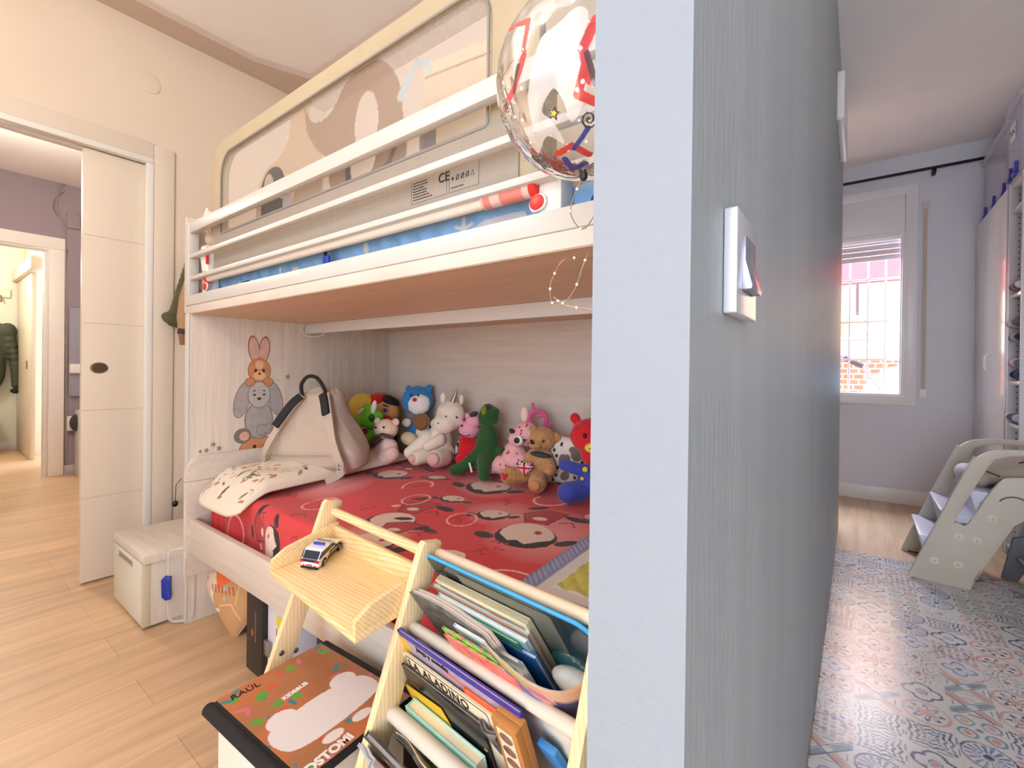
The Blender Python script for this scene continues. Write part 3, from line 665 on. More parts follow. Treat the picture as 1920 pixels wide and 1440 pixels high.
# pale blue bedding rising behind the balloon
b = MB(); b.box(-.42, -.21, .80, 1.2, 1.405, 1.50, .04, 4); tag(b.build('folded_blanket', M('light_blue_blanket', (122, 168, 206), .9, bump=.6, bscale=18), smooth=True), 'light blue folded blanket on the upper bunk behind the balloon', 'blanket')
# ================================================================== bed guard on the upper bunk
canvas = M('cream_canvas', (184, 170, 142), .85, bump=.2, bscale=240, var=.04, vscale=9); taupe = M('taupe_fabric', (162, 152, 139), .85, bump=.2, bscale=300, var=.03, vscale=20, stretch=(6, 1, .4))
gd = thing('bed_guard', 'folding bed guard with cream padded frame and see-through net on the upper bunk', 'bed guard', (-1.3, .765, 1.37))
GY = .755
outer = rrect(-2.10, -.505, 1.40, 1.935, (.14, .11, .01, .01), 10); inner = rrect(-1.99, -.632, 1.566, 1.872, (.07, .09, .01, .01), 10)
b = MB(); b.prism(outer, (0, GY-.008, 0), (1, 0, 0), (0, 0, 1), (0, .026, 0), .006, 2, holes=(inner,)); b.build('padded_frame', canvas, gd)
b = MB(); b.prism(rrect(-2.05, -.55, 1.405, 1.572, .008), (0, GY-.0125, 0), (1, 0, 0), (0, 0, 1), (0, .004, 0), .001); b.build('lower_panel', taupe, gd)
b = MB(); b.tube([(x, GY-.013, z) for x, z in inner], .0035, 8, True); b.build('net_piping', M('grey_piping', (150, 142, 136), .7), gd)
b = MB(); b.prism(rrect(-2.11, -2.098, 1.62, 1.66, .002), (0, GY-.009, 0), (1, 0, 0), (0, 0, 1), (0, .001, 0)); b.build('sewn_tag', M('grey_tag', (140, 134, 130), .8), gd)
X, Z, V = plane_grid((-1.99, GY, 1.566), (1, 0, 0), (0, 0, 1), 1.36, .306, .0036)
R_ = Ras(X-1.99, Z+1.566, (214, 204, 194), .0)
tp, gy, dk = (150, 128, 112), (178, 178, 184), (70, 72, 76)
# appliqued animal shapes: a hump with a long neck, a dark round ear, a ring shaped trunk
R_.poly([tuple(p)[:2] for p in smooth_path([(-1.72, 1.56, 0), (-1.71, 1.66, 0), (-1.66, 1.725, 0), (-1.55, 1.755, 0), (-1.49, 1.80, 0), (-1.47, 1.88, 0), (-1.36, 1.88, 0), (-1.37, 1.80, 0), (-1.30, 1.73, 0), (-1.29, 1.56, 0)], 8)], (180, 160, 140), .6)
R_.poly([tuple(p)[:2] for p in smooth_path([(-1.40, 1.87, 0), (-1.34, 1.80, 0), (-1.25, 1.80, 0), (-1.16, 1.865, 0), (-1.03, 1.87, 0), (-.95, 1.80, 0), (-.925, 1.71, 0), (-.93, 1.56, 0), (-1.22, 1.56, 0), (-1.26, 1.66, 0), (-1.33, 1.72, 0), (-1.38, 1.78, 0)], 8)], tp, .62)
R_.ell(-1.075, 1.715, .052, .085, 0, (214, 204, 194), .0); R_.ell(-1.10, 1.60, .07, .045, .4, (214, 204, 194), .0)
R_.ell(-1.60, 1.655, .085, .075, 0, dk, .75); R_.ell(-1.625, 1.665, .035, .05, .2, (170, 150, 140), .5); R_.ell(-1.50, 1.63, .05, .05, 0, (214, 190, 176), .35)
R_.poly([(-1.68, 1.57), (-1.52, 1.57), (-1.53, 1.61), (-1.68, 1.64)], dk, .75); R_.ell(-1.50, 1.59, .03, .03, 0, gy, .6)
R_.line([(-.90, 1.775), (-.87, 1.80), (-.84, 1.79), (-.825, 1.765)], .02, (172, 184, 190), .6); R_.line([(-.93, 1.74), (-.90, 1.775)], .03, (172, 184, 190), .6)
R_.poly([(-.86, 1.66), (-.80, 1.68), (-.80, 1.566), (-.86, 1.566)], (120, 118, 132), .55); R_.poly([(-1.17, 1.61), (-1.15, 1.64), (-1.14, 1.566), (-1.17, 1.566)], dk, .75)
R_.line([(-.95, 1.62), (-.98, 1.58), (-1.01, 1.57)], .018, (112, 92, 92), .8); R_.line([(-1.99, 1.568), (-.63, 1.568)], .012, (206, 192, 176), .85)
painted('net', V, R_.C, MC('guard_net', .8, alpha=True, net=True), gd)
b = MB(); b.tube([(-2.06, GY-.028, 1.396), (-.49, GY-.028, 1.396)], .0125, 14); b.build('base_tube', M('cream_tube', (222, 214, 200), .4), gd)
b = MB(); b.tube([(-.625, GY-.028, 1.398), (-.505, GY-.028, 1.398)], .0165, 18); b.build('clear_sleeve', M('pinkish_clear_sleeve', (222, 186, 176), .3), gd)
b = MB(); b.tube([(-.575, GY-.028, 1.398), (-.52, GY-.028, 1.398)], .0168, 18); b.tube([(-.618, GY-.028, 1.398), (-.60, GY-.028, 1.398)], .0168, 18); b.build('sleeve_band', M('red_print_band', (212, 130, 122), .4), gd)
redp = M('red_plastic', (226, 44, 36), .35); wpl = M('white_bracket_plastic', (232, 230, 224), .4)
for x, mir in ((-.463, 1), (-2.09, -1)):
    b = MB(); b.prism(rrect(x-.026, x+.024, 1.335, 1.51 if mir < 0 else 1.425, .01), (0, GY-.03, 0), (1, 0, 0), (0, 0, 1), (0, .045, 0), .004)
    br_ = b.build('hinge_bracket', wpl, gd)
    b = MB(); b.prism(rrect(-.019, .019, -.016, .016, .0155), (x-.024*mir, GY-.031, 1.366), (1, 0, .25), (-.25, 0, 1), (0, -.006, 0), .002); b.build('button_collar', wpl, br_)
    b = MB(); b.prism(rrect(-.015, .015, -.013, .013, .0125), (x-.024*mir, GY-.037, 1.366), (1, 0, .25), (-.25, 0, 1), (0, -.004, 0), .001); b.build('release_button', redp, br_)
    b = MB(); b.tube([(x-.040*mir, GY-.028, 1.398), (x-.026*mir, GY-.028, 1.398)], .018, 18); b.build('lock_ring', redp, br_)
b = MB(); b.slab((-2.105, GY-.034, 1.43), (.03, 0, 0), (0, .03, 0), (-.03, 0, .09)); b.slab((-2.12, GY-.034, 1.50), (.05, 0, 0), (0, .03, 0), (0, 0, .03)); b.build('fold_hinge', wpl, gd)
MB().box(-2.066, -2.059, GY-.036, GY-.028, 1.455, 1.495, .001).build('hinge_mark', redp, gd)
# care label on the lower panel
def lab(x0, x1):
    b = MB(); f_ = GY-.0129
    for a in ((x0, x1, 1.448, 1.4487), (x0, x1, 1.5215, 1.5222), (x0, x0+.0007, 1.448, 1.522), (x1-.0007, x1, 1.448, 1.522)): b.box(a[0], a[1], f_, f_+.0005, a[2], a[3])
    return b
ink = M('label_ink', (48, 44, 44), .8)
lb1 = lab(-.872, -.752).build('care_label', ink, gd); lb1['label'] = 'printed care label with CE mark'
text('CE', .030, ink, (-.779, GY-.0132, 1.478), (1, 0, 0), (0, 0, 1), gd, bold=.01)
b = MB(); r_ = random.Random(3)
for i in range(9):
    x = -.866; e = -.79-(r_.random()*.04)
    while x < e:
        w = r_.uniform(.003, .009); b.box(x, min(x+w, e), GY-.0131, GY-.0128, 1.455+i*.0067, 1.4575+i*.0067); x += w+.0014
b.build('label_text_lines', ink, gd)
lab(-.744, -.655).build('care_label', ink, gd)
b = MB()
for i, w in ((0, .035), (1, .05)): b.box(-.735, -.735+w, GY-.0131, GY-.0128, 1.512-i*.006, 1.5145-i*.006)
b.box(-.737, -.70, GY-.0131, GY-.0128, 1.4565, 1.4585)
for i in range(5):
    x = -.733+i*.015
    if i == 0: b.prism([(0, 0), (.004, .005), (0, .010), (-.004, .005)], (x, GY-.0128, 1.473), (1, 0, 0), (0, 0, 1), (0, -.0003, 0))
    elif i == 4: b.tube([(x-.005, GY-.013, 1.473), (x, GY-.013, 1.484), (x+.005, GY-.013, 1.473)], .0006, 5, True)
    else:
        b.tube([(x-.004, GY-.013, 1.473), (x+.004, GY-.013, 1.473), (x+.004, GY-.013, 1.484), (x-.004, GY-.013, 1.484)], .0007, 5, True); b.tube([(x-.003, GY-.013, 1.474), (x+.003, GY-.013, 1.483)], .001, 5)
b.build('label_symbols', ink, gd)
# dark strap clip with blue buckle hanging over the sheet
t = thing('strap_clip', 'black strap with a blue plastic clip hanging over the blue sheet of the upper bunk', 'strap', (-1.24, .745, 1.36))
b = MB(); b.slab((-1.262, .744, 1.392), (.022, 0, 0), (0, .004, 0), (-.012, 0, .022)); b.slab((-1.256, .742, 1.372), (.010, 0, 0), (0, .006, 0), (-.004, 0, .03)); b.build('strap', M('black_webbing', (28, 28, 32), .8), t)
b = MB(); b.prism(rrect(-1.256, -1.226, 1.345, 1.377, .006), (0, .738, 0), (1, 0, 0), (0, 0, 1), (0, .008, 0), .002); b.build('clip', M('blue_plastic', (26, 62, 168), .35), t)
# things lying on the upper bunk --------------------------------------------------
fab = M('cream_cotton_cube', (222, 200, 160), .95, bump=.7, bscale=24, var=.04)
def cube(name, lb, x0, x1, y0, y1, z0, z1, rz, mat_, cat='box'):
    t = thing(name, lb, cat, ((x0+x1)/2, (y0+y1)/2, z0), rz); w, d, h = x1-x0, y1-y0, z1-z0
    MB().prism(rrect(-w/2, w/2, -d/2, d/2, .03), (0, 0, 0), (1, 0, 0), (0, 1, 0), (0, 0, h), .012).build('body', mat_, t, local=True)
    MB().tube([(x*w/2*1.0, y*d/2*1.0, h-.05) for x, y in ((-1, -.85), (-.85, -1), (.85, -1), (1, -.85), (1, .85), (.85, 1), (-.85, 1), (-1, .85))], .004, 6, True).build('seam', M('tan_seam', (190, 150, 100), .9), t, local=True)
    return t
cube('storage_cube', 'cream cotton storage cube on the upper bunk seen through the net', -1.16, -.80, 1.02, 1.32, 1.41, 2.03, .12, fab, 'storage box')
t = thing('floor_cushion', 'plump pale cushion lying in front of the cream cube on the upper bunk', 'cushion', (-.84, .93, 1.41)); MB().ell((0, 0, .13), (.17, .09, .13)).build('cover', M('pale_boucle', (222, 212, 190), .95, bump=1, bscale=80), t, local=True)
t = thing('striped_cushion', 'grey and white cushion lying behind the net of the bed guard', 'cushion', (-1.52, .93, 1.41)); MB().ell((0, 0, .11), (.15, .06, .11)).build('cover', M('grey_boucle', (186, 184, 190), .95, bump=.8, bscale=60), t, local=True)
t = thing('book_pile_tray', 'wooden tray leaning on its side behind the net', 'tray', (-1.32, .95, 1.41)); MB().slab((-.14, 0, 0), (.30, 0, 0), (0, .1, 0), (0, .05, .13), .004).build('board', M('pale_plastic_tray', (226, 214, 206), .5), t, local=True)
t = thing('yellow_cushion', 'yellow satin cushion behind the left end of the guard net', 'cushion', (-1.93, .87, 1.41)); MB().ell((0, 0, .085), (.13, .055, .10)).build('cover', M('yellow_satin', (226, 204, 110), .45, bump=.3, bscale=20), t, local=True)
t = thing('plush_bundle', 'brown and white soft toy squeezed in the left corner of the upper bunk', 'soft toy', (-2.13, .785, 1.405), scale=1.0)
b = MB(); b.ell((0, 0, .13), (.036, .04, .045)); b.ell((.012, -.02, .165), (.025, .03, .03)); b.ell((0, .03, .05), (.04, .05, .06)); b.build('body', M('taupe_fur', (196, 176, 158), .95, bump=1, bscale=90), t, local=True)
b = MB(); b.ell((-.004, -.03, .262), (.026, .02, .022)); b.ell((-.02, -.03, .28), (.012, .01, .02)); b.ell((0, -.01, .22), (.03, .03, .04)); b.build('head', M('pale_fur', (230, 216, 204), .95, bump=.6, bscale=90), t, local=True)
b = MB(); b.slab((.018, -.03, .15), (.02, 0, 0), (0, .04, 0), (-.01, 0, .05), .003); b.build('label', M('cardboard_tan', (214, 178, 140), .8), t, local=True)

# ================================================================== balloon
BC = Vector((-.292, .538, 1.424)); BR = .1155
def balloon():
    t = thing('bubble_balloon', 'big clear bubble balloon printed with stars and spirals floating beside the upper bunk', 'balloon', BC)
    vw = (Vector((0, 0, 1.05))-BC).normalized()
    ex = Vector((0, 0, 1)).cross(vw).normalized(); ey = vw.cross(ex)
    nu, nv = 760, 400
    TH, PH = np.meshgrid(np.linspace(0, 2*PI, nu, endpoint=False), np.linspace(.001, PI-.001, nv))
    D = np.stack([np.sin(PH)*np.cos(TH), np.sin(PH)*np.sin(TH), np.cos(PH)], -1)
    U = D@np.array(ex); Vv = D@np.array(ey); Wd = D@np.array(vw)
    # equal-distance chart about the side turned to the room
    ang = np.arccos(np.clip(Wd, -1, 1)); k = ang/np.maximum(np.sin(ang), 1e-3); A, Bq = U*k, Vv*k; A[Wd < -.6] = 9
    R_ = Ras(A, Bq, (236, 232, 226), 0.0); R_.C[..., 3] = .07
    def P(a, bb): # picture offsets of the disc to the chart
        r = math.hypot(a, bb); r = min(r, .985); q = math.asin(r)/max(r, 1e-6); return a*q, bb*q
    wht = (236, 234, 232)
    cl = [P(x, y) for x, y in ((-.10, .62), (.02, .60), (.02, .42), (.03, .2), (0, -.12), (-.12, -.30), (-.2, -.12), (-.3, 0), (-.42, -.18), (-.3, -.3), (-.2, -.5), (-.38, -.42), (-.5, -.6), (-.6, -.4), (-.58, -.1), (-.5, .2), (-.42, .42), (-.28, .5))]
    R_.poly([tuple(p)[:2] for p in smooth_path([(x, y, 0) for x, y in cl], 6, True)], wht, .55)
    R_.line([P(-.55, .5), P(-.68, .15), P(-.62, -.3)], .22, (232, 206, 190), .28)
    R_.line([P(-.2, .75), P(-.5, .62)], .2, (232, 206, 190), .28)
    rd, db, bl = (196, 40, 36), (70, 24, 26), (44, 60, 150)
    def streak(pts, w, col, a=.95): R_.line([P(*p) for p in pts], w, col, a)
    # abstract lightning streaks
    streak([(-.78, .56), (-.55, .58), (-.60, .30)], .075, rd); streak([(-.60, .30), (-.70, .05), (-.86, -.16)], .085, rd); streak([(-.66, .22), (-.72, 0)], .05, db)
    streak([(0.10, .52), (-.02, .30), (.06, .05)], .10, rd); streak([(-.0, .15), (-.06, -.06), (.16, -.16)], .09, rd); streak([(.02, .26), (.10, .02)], .06, db)
    streak([(-.82, -.42), (-.70, -.60), (-.60, -.78)], .07, (150, 30, 34)); streak([(-.28, -.60), (-.12, -.52), (.06, -.62)], .08, rd); streak([(-.20, -.66), (-.12, -.78), (.02, -.72)], .08, bl)
    streak([(-.10, -.55), (.0, -.42), (.04, -.36)], .06, bl)
    def star(a, bb, s_, fill=None):
        pts = [P(a+s_*(1 if i % 2 == 0 else .42)*math.sin(i*PI/5+.2), bb+s_*(1 if i % 2 == 0 else .42)*math.cos(i*PI/5+.2)) for i in range(10)]
        if fill: R_.poly(pts, fill, 1)
        R_.line(pts+pts[:1], .016, (40, 34, 34), 1)
    star(-.31, .82, .06); star(-.30, -.21, .06, (232, 206, 90)); star(-.84, -.1, .05); star(-.48, -.66, .055); star(.3, .6, .06); star(-.9, -.25, .05)
    def spiral(a, bb, s_): R_.line([P(a+s_*t/16*math.cos(t*.75), bb+s_*t/16*math.sin(t*.75)) for t in range(17)], .02, (44, 38, 38), 1)
    spiral(.05, -.28, .085); spiral(-.62, .80, .06); spiral(-.84, -.14, .05); spiral(.5, .1, .08)
    r_ = random.Random(11)
    for _ in range(90):
        a, bb = r_.uniform(-1, 1), r_.uniform(-1, 1)
        if a*a+bb*bb < .9: R_.ell(*P(a, bb), *([r_.choice((.008, .012, .02))]*2), 0, (248, 246, 244), .95)
    Rw = BR*(1+.004*np.sin(TH*26)*np.sin(PH)**2+.003*np.sin(TH*9+PH*22))
    V = D*Rw[..., None]; V[..., 2] *= 1.0
    m = bpy.data.materials.new('clear_balloon_film'); m.use_nodes = True; N = m.node_tree.nodes; L = m.node_tree.links; b = N['Principled BSDF']
    at = N.new('ShaderNodeAttribute'); at.attribute_name = 'Col'; b.inputs['Roughness'].default_value = .45; b.inputs['Coat Weight'].default_value = 1; L.new(at.outputs['Color'], b.inputs['Base Color'])
    tr = N.new('ShaderNodeBsdfTransparent'); gl = N.new('ShaderNodeBsdfGlossy'); gl.inputs['Roughness'].default_value = .06
    fr = N.new('ShaderNodeFresnel'); fr.inputs[0].default_value = 1.24
    mx = N.new('ShaderNodeMixShader'); L.new(fr.outputs[0], mx.inputs[0]); L.new(tr.outputs[0], mx.inputs[1]); L.new(gl.outputs[0], mx.inputs[2])
    m2 = N.new('ShaderNodeMixShader'); L.new(at.outputs['Alpha'], m2.inputs[0]); L.new(mx.outputs[0], m2.inputs[1]); L.new(b.outputs[0], m2.inputs[2])
    tcc = N.new('ShaderNodeTexCoord'); nz = N.new('ShaderNodeTexNoise'); nz.inputs['Scale'].default_value = 14; nz.inputs['Distortion'].default_value = 2; L.new(tcc.outputs['Object'], nz.inputs[0])
    bp = N.new('ShaderNodeBump'); bp.inputs['Strength'].default_value = .25; bp.inputs['Distance'].default_value = .004; L.new(nz.outputs[0], bp.inputs['Height'])
    L.new(bp.outputs[0], gl.inputs['Normal']); L.new(bp.outputs[0], b.inputs['Normal'])
    L.new(m2.outputs[0], N['Material Output'].inputs['Surface'])
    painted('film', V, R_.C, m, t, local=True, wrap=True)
    b = MB(); b.tube([(0, 0, -BR*1.0), (0.002, 0, -BR-.006)], [.006, .004]); b.ell((0, 0, -BR-.004), .005, sub=2); b.build('knot', M('black_knot', (40, 36, 36), .6), t, local=True)
balloon()
wire = M('copper_fairy_wire', (206, 176, 140), .3, .7); leds = M('clear_led_bead', (246, 238, 220), .15)
def wires(pl, lb, pts):
    t = thing('fairy_light_wire', lb, 'fairy lights', pts[0]); P = smooth_path(pts, 8); MB().tube(P, .0008, 5).build('wire', wire, t)
    b = MB()
    for i in range(4, len(P), 9): b.ell(P[i], .0022, sub=2)
    b.build('light_bead', leds, t)
wires(0, 'thin copper fairy light wire hanging from the balloon knot over the rail', [(-.294, .538, 1.303), (-.312, .545, 1.28), (-.315, .548, 1.26), (-.30, .56, 1.245), (-.285, .60, 1.30), (-.29, .66, 1.30), (-.298, .69, 1.285), (-.31, .692, 1.25), (-.24, .70, 1.255)])
wires(1, 'looped fairy light wire dangling below the edge of the upper bunk base', [(-.30, .69, 1.263), (-.31, .60, 1.215), (-.325, .55, 1.204), (-.345, .55, 1.180), (-.349, .55, 1.163), (-.345, .55, 1.145), (-.33, .55, 1.142), (-.31, .55, 1.16), (-.298, .55, 1.19), (-.295, .56, 1.21)])
wires(2, 'loose end of fairy light wire crossing in front of the white cross beam', [(-.35, .56, 1.155), (-.33, .56, 1.142), (-.30, .56, 1.135), (-.27, .57, 1.13), (-.235, .58, 1.13)])
# ================================================================== wall sticker
sk = thing('wall_sticker', 'watercolour sticker of stacked little animals on the wooden end panel of the bunk', 'sticker', (-2.168, .97, .69))
def decal(name, shapes, mat_, lift=0.):
    """shapes: (cy, cz, ry, rz, angle) ellipses lying on the end panel"""
    b = MB()
    for i, (cy, cz, ry, rz, a) in enumerate(shapes):
        c, s_ = math.cos(a), math.sin(a)
        b.prism([(cy+ry*math.cos(t)*c-rz*math.sin(t)*s_, cz+ry*math.cos(t)*s_+rz*math.sin(t)*c) for t in [k*2*PI/28 for k in range(28)]], (-2.1699, 0, 0), (0, 1, 0), (0, 0, 1), (.0006+lift+i*.00003, 0, 0))
    return b.build(name, mat_, sk, smooth=False)
so_, spk, sgr, sdk = M('sticker_orange', (206, 142, 98), .8, var=.14, vscale=30), M('sticker_pink', (214, 172, 156), .8, var=.12, vscale=40), M('sticker_grey', (170, 166, 164), .8, var=.12, vscale=30), M('sticker_dark', (70, 52, 44), .8)
outl = M('sticker_outline', (150, 108, 84), .8); goutl = M('sticker_grey_outline', (124, 120, 118), .8)
decal('ear', [(.950, 1.130, .025, .062, .12)], outl); decal('ear', [(.995, 1.130, .025, .062, -.12)], outl)
decal('inner_ear', [(.951, 1.128, .021, .056, .12)], spk, .0003); decal('inner_ear', [(.994, 1.128, .021, .056, -.12)], spk, .0003)
decal('head', [(.974, 1.035, .050, .056, 0)], outl, .0004); decal('face', [(.974, 1.036, .047, .052, 0)], so_, .0007); decal('muzzle', [(.974, 1.012, .026, .020, 0), (.974, 1.06, .018, .02, 0)], M('sticker_cream', (226, 184, 140), .8), .001)
decal('eyes', [(.957, 1.034, .006, .008, 0), (.992, 1.034, .006, .008, 0), (.974, 1.020, .006, .005, 0)], sdk, .0013)
decal('paw', [(.934, .982, .022, .020, .3)], outl, .0013); decal('paw', [(1.014, .982, .022, .020, -.3)], outl, .0013); decal('paw_pad', [(.934, .983, .019, .017, .3), (1.014, .983, .019, .017, -.3)], so_, .0016)
decal('grey_ear', [(.903, .905, .033, .082, -.25)], goutl, .0002); decal('grey_ear', [(1.045, .905, .033, .082, .25)], goutl, .0002)
decal('grey_ear_fill', [(.903, .905, .030, .078, -.25), (1.045, .905, .030, .078, .25)], sgr, .0004)
decal('grey_body', [(.974, .81, .062, .085, 0)], goutl, .0005); decal('grey_body_fill', [(.974, .81, .058, .081, 0)], sgr, .0007)
decal('grey_head', [(.974, .925, .050, .062, 0)], goutl, .0009); decal('grey_head_fill', [(.974, .925, .047, .058, 0)], M('sticker_light_grey', (186, 182, 180), .8, var=.1, vscale=30), .0011)
decal('eyes', [(.953, .925, .007, .004, 0), (.995, .925, .007, .004, 0), (.974, .907, .009, .006, 0), (.953, .943, .007, .0025, .3), (.995, .943, .007, .0025, -.3)], sdk, .0014)
decal('foot', [(.905, .745, .036, .034, .2)], goutl, .0012); decal('foot', [(.985, .765, .022, .026, 0), (1.015, .768, .02, .024, 0)], goutl, .0012)
decal('foot_pad', [(.912, .743, .02, .02, .2)], spk, .0015); decal('foot_fill', [(.985, .765, .019, .023, 0), (1.015, .768, .017, .021, 0)], sgr, .0015)
decal('lower_animal', [(.975, .68, .085, .058, 0)], outl, .0001); decal('lower_animal_fill', [(.975, .68, .081, .054, 0)], so_, .0003); decal('eyes', [(.955, .692, .007, .009, 0), (1.0, .692, .007, .009, 0)], sdk, .0016)
st_m = M('sticker_star_grey', (146, 134, 124), .8)
for cy, cz, s_ in ((.79, .722, .013), (.812, .703, .013), (.765, .700, .012), (.742, .698, .009), (1.104, 1.005, .014), (1.06, .99, .004), (1.08, 1.09, .004)):
    b = MB(); b.prism([(cy+s_*(1 if i % 2 == 0 else .45)*math.sin(i*PI/5+.3), cz+s_*(1 if i % 2 == 0 else .45)*math.cos(i*PI/5+.3)) for i in range(10)], (-2.1699, 0, 0), (0, 1, 0), (0, 0, 1), (.001, 0, 0)); b.build('star', st_m, sk, smooth=False)

# ================================================================== soft toys
def fur(name, rgb, bump=.6, sc=90, var=.05, rough=.95): return M(name, rgb, rough, bump=bump, bscale=sc, var=var, vscale=25, sheen=.25)
RM = lambda v=.005, s_=4: (('REMESH', dict(mode='VOXEL', voxel_size=v, use_smooth_shade=True)), ('SMOOTH', dict(iterations=s_, factor=.5)))
def blob(name, mat_, parent, ells=(), caps=(), v=.005, it=4):
    b = MB()
    for e in ells: b.ell(e[0], e[1], e[2] if len(e) > 2 else (0, 0, 0), sub=2)
    for c in caps: b.cap(*c)
    return b.build(name, mat_, parent, local=True, smooth=True, mods=RM(v, it))
def dots(name, mat_, parent, ells):
    b = MB()
    for e in ells: b.ell(e[0], e[1], e[2] if len(e) > 2 else (0, 0, 0), sub=2)
    return b.build(name, mat_, parent, local=True, smooth=True)
black = M('black_stitching', (24, 20, 20), .5)
def seat_z(x, y): return hbed(x, y)+.008

# yellow ball-headed toy behind the backpack
t = thing('yellow_plush', 'yellow round-headed plush behind the beige backpack', 'soft toy', (-2.085, 1.46, seat_z(0, 1.46)), .7)
blob('head', fur('yellow_fur', (238, 206, 84)), t, [((0, 0, .255), (.075, .065, .072))]); blob('body', fur('white_fur', (226, 222, 214)), t, [((0, 0, .10), (.06, .055, .11))])
# doll with red cap
t = thing('capped_doll', 'big doll with a soft red cap and round orange face in the back left corner', 'doll', (-2.02, 1.55, seat_z(0, 1.55)), .6)
blob('face', M('tan_doll_skin', (226, 158, 92), .6), t, [((.0, -.01, .215), (.088, .07, .082))])
blob('cap', fur('red_cap_cloth', (196, 30, 30), .3), t, [((-.055, .0, .255), (.095, .075, .062), (0, -.5, 0)), ((-.09, 0, .20), (.05, .055, .06))])
blob('hair', M('black_doll_hair', (30, 26, 28), .8), t, [((.03, .0, .275), (.055, .06, .03), (0, .5, 0))])
blob('body', fur('brown_body_cloth', (92, 66, 46)), t, [((0, .01, .08), (.075, .06, .09))])
dots('cheek', M('red_felt', (206, 58, 40), .7), t, [((.035, -.073, .175), (.030, .012, .034), (0, .5, 0))]); dots('eye', M('blue_eye', (90, 130, 170), .4), t, [((.03, -.078, .235), (.017, .008, .012))])
dots('pupil', black, t, [((.031, -.085, .235), (.007, .004, .008)), ((.03, -.077, .258), (.02, .004, .004), (0, .3, 0))])
# green horned toy
t = thing('green_plush', 'bright green horned plush sitting right of the backpack', 'soft toy', (-1.955, 1.40, seat_z(0, 1.4)), .5)
gf = fur('lime_fur', (112, 196, 40)); 
blob('head', gf, t, [((.02, 0, .205), (.062, .05, .056)), ((-.05, -.03, .185), (.05, .04, .036)), ((.0, .0, .25), (.03, .02, .03))], v=.005)
blob('body', gf, t, [((.01, .02, .09), (.05, .045, .075))], [((.03, -.02, .13), (-.005, -.075, .055), .024, .020), ((.05, -.01, .14), (.085, -.04, .10), .02, .02), ((-.03, -.02, .03), (-.05, -.07, .028), .032, .028), ((.05, -.01, .03), (.06, -.05, .028), .03, .026)])
dots('belly', M('maroon_felt', (150, 30, 46), .8), t, [((-.008, -.022, .10), (.034, .026, .060))])
dots('horn', M('white_felt', (236, 232, 222), .8), t, [((.045, -.03, .265), (.014, .012, .036), (0, .2, 0)), ((-.02, -.035, .245), (.022, .01, .008), (0, -.7, 0))])
dots('eye', M('dark_green_eye', (16, 84, 44), .3), t, [((.042, -.048, .215), (.015, .010, .020))]); dots('nostril', black, t, [((-.085, -.055, .195), (.008, .006, .005))])
# pink baby doll
t = thing('pink_hooded_doll', 'pink fabric doll with open brown printed hood lying below the capped doll', 'soft toy', (-1.81, 1.40, seat_z(0, 1.4)), .45)
pk = fur('pale_pink_velour', (232, 196, 188), .25)
blob('body', pk, t, [((0, 0, .06), (.065, .05, .06)), ((.03, -.03, .08), (.045, .04, .05))], [((-.05, -.02, .04), (-.11, -.05, .035), .034, .026), ((.03, -.06, .04), (.065, -.07, .06), .036, .034)])
blob('head', fur('cream_velour', (230, 204, 180), .25), t, [((.0, 0, .165), (.062, .05, .050))]); blob('ear', pk, t, [((.05, .0, .20), (.02, .012, .02)), ((-.045, .0, .20), (.018, .012, .02))])
dots('scarf', M('brown_printed_voile', (84, 62, 60), .8), t, [((-.045, -.045, .105), (.05, .014, .016), (0, -.45, 0)), ((.03, -.052, .14), (.040, .010, .010), (0, .25, 0)), ((-.02, -.05, .138), (.032, .008, .006), (0, -.2, 0))])
dots('eye', black, t, [((-.03, -.048, .178), (.006, .004, .006)), ((.012, -.050, .180), (.006, .004, .006))]); dots('mouth', M('red_felt', (206, 58, 40), .7), t, [((-.008, -.050, .140), (.008, .004, .004))])
# blue teddy holding a bun
t = thing('blue_teddy', 'blue and white plush holding a round brown cushion against the back panel', 'soft toy', (-1.80, 1.61, seat_z(0, 1.6)), .42)
bf = fur('bright_blue_plush', (40, 128, 196), .3)
blob('body', bf, t, [((0, 0, .10), (.068, .055, .11)), ((.0, 0, .05), (.07, .055, .05))]); blob('head', bf, t, [((-.02, 0, .285), (.088, .066, .078)), ((-.075, .01, .345), (.02, .015, .02)), ((.04, .01, .35), (.02, .015, .02))])
blob('muzzle', M('white_plush', (236, 234, 230), .9, bump=.3, bscale=80), t, [((.0, -.03, .272), (.064, .044, .060))])
[blob('paw', M('white_plush', (236, 234, 230), .9, bump=.3, bscale=80), t, [e_]) for e_ in (((-.055, -.05, .175), (.026, .024, .024)), ((.095, -.04, .175), (.026, .024, .026)))]; blob('foot', fur('cream_plush', (230, 212, 168), .4), t, [((-.02, -.09, .10), (.048, .04, .036), (0, .3, 0))])
blob('belly', M('white_plush', (236, 234, 230), .9, bump=.3, bscale=80), t, [((.03, -.032, .12), (.045, .034, .05))])
b = MB(); b.lathe([(0, -.014), (.034, -.013), (.041, -.006), (.041, .006), (.034, .013), (0, .014)], (.035, -.075, .185), 28, Matrix.Rotation(PI/2, 4, 'X')); b.build('round_cushion', M('brown_disc_cloth', (140, 92, 56), .8), t, local=True)
dots('cushion_rim', M('cream_disc_rim', (228, 206, 160), .8), t, [((.035, -.070, .184), (.045, .011, .045))])
dots('eye', black, t, [((-.02, -.076, .318), (.006, .004, .008)), ((.018, -.076, .318), (.006, .004, .008))]); dots('nose', M('red_nose', (200, 40, 36), .5), t, [((.0, -.078, .295), (.012, .008, .010))])
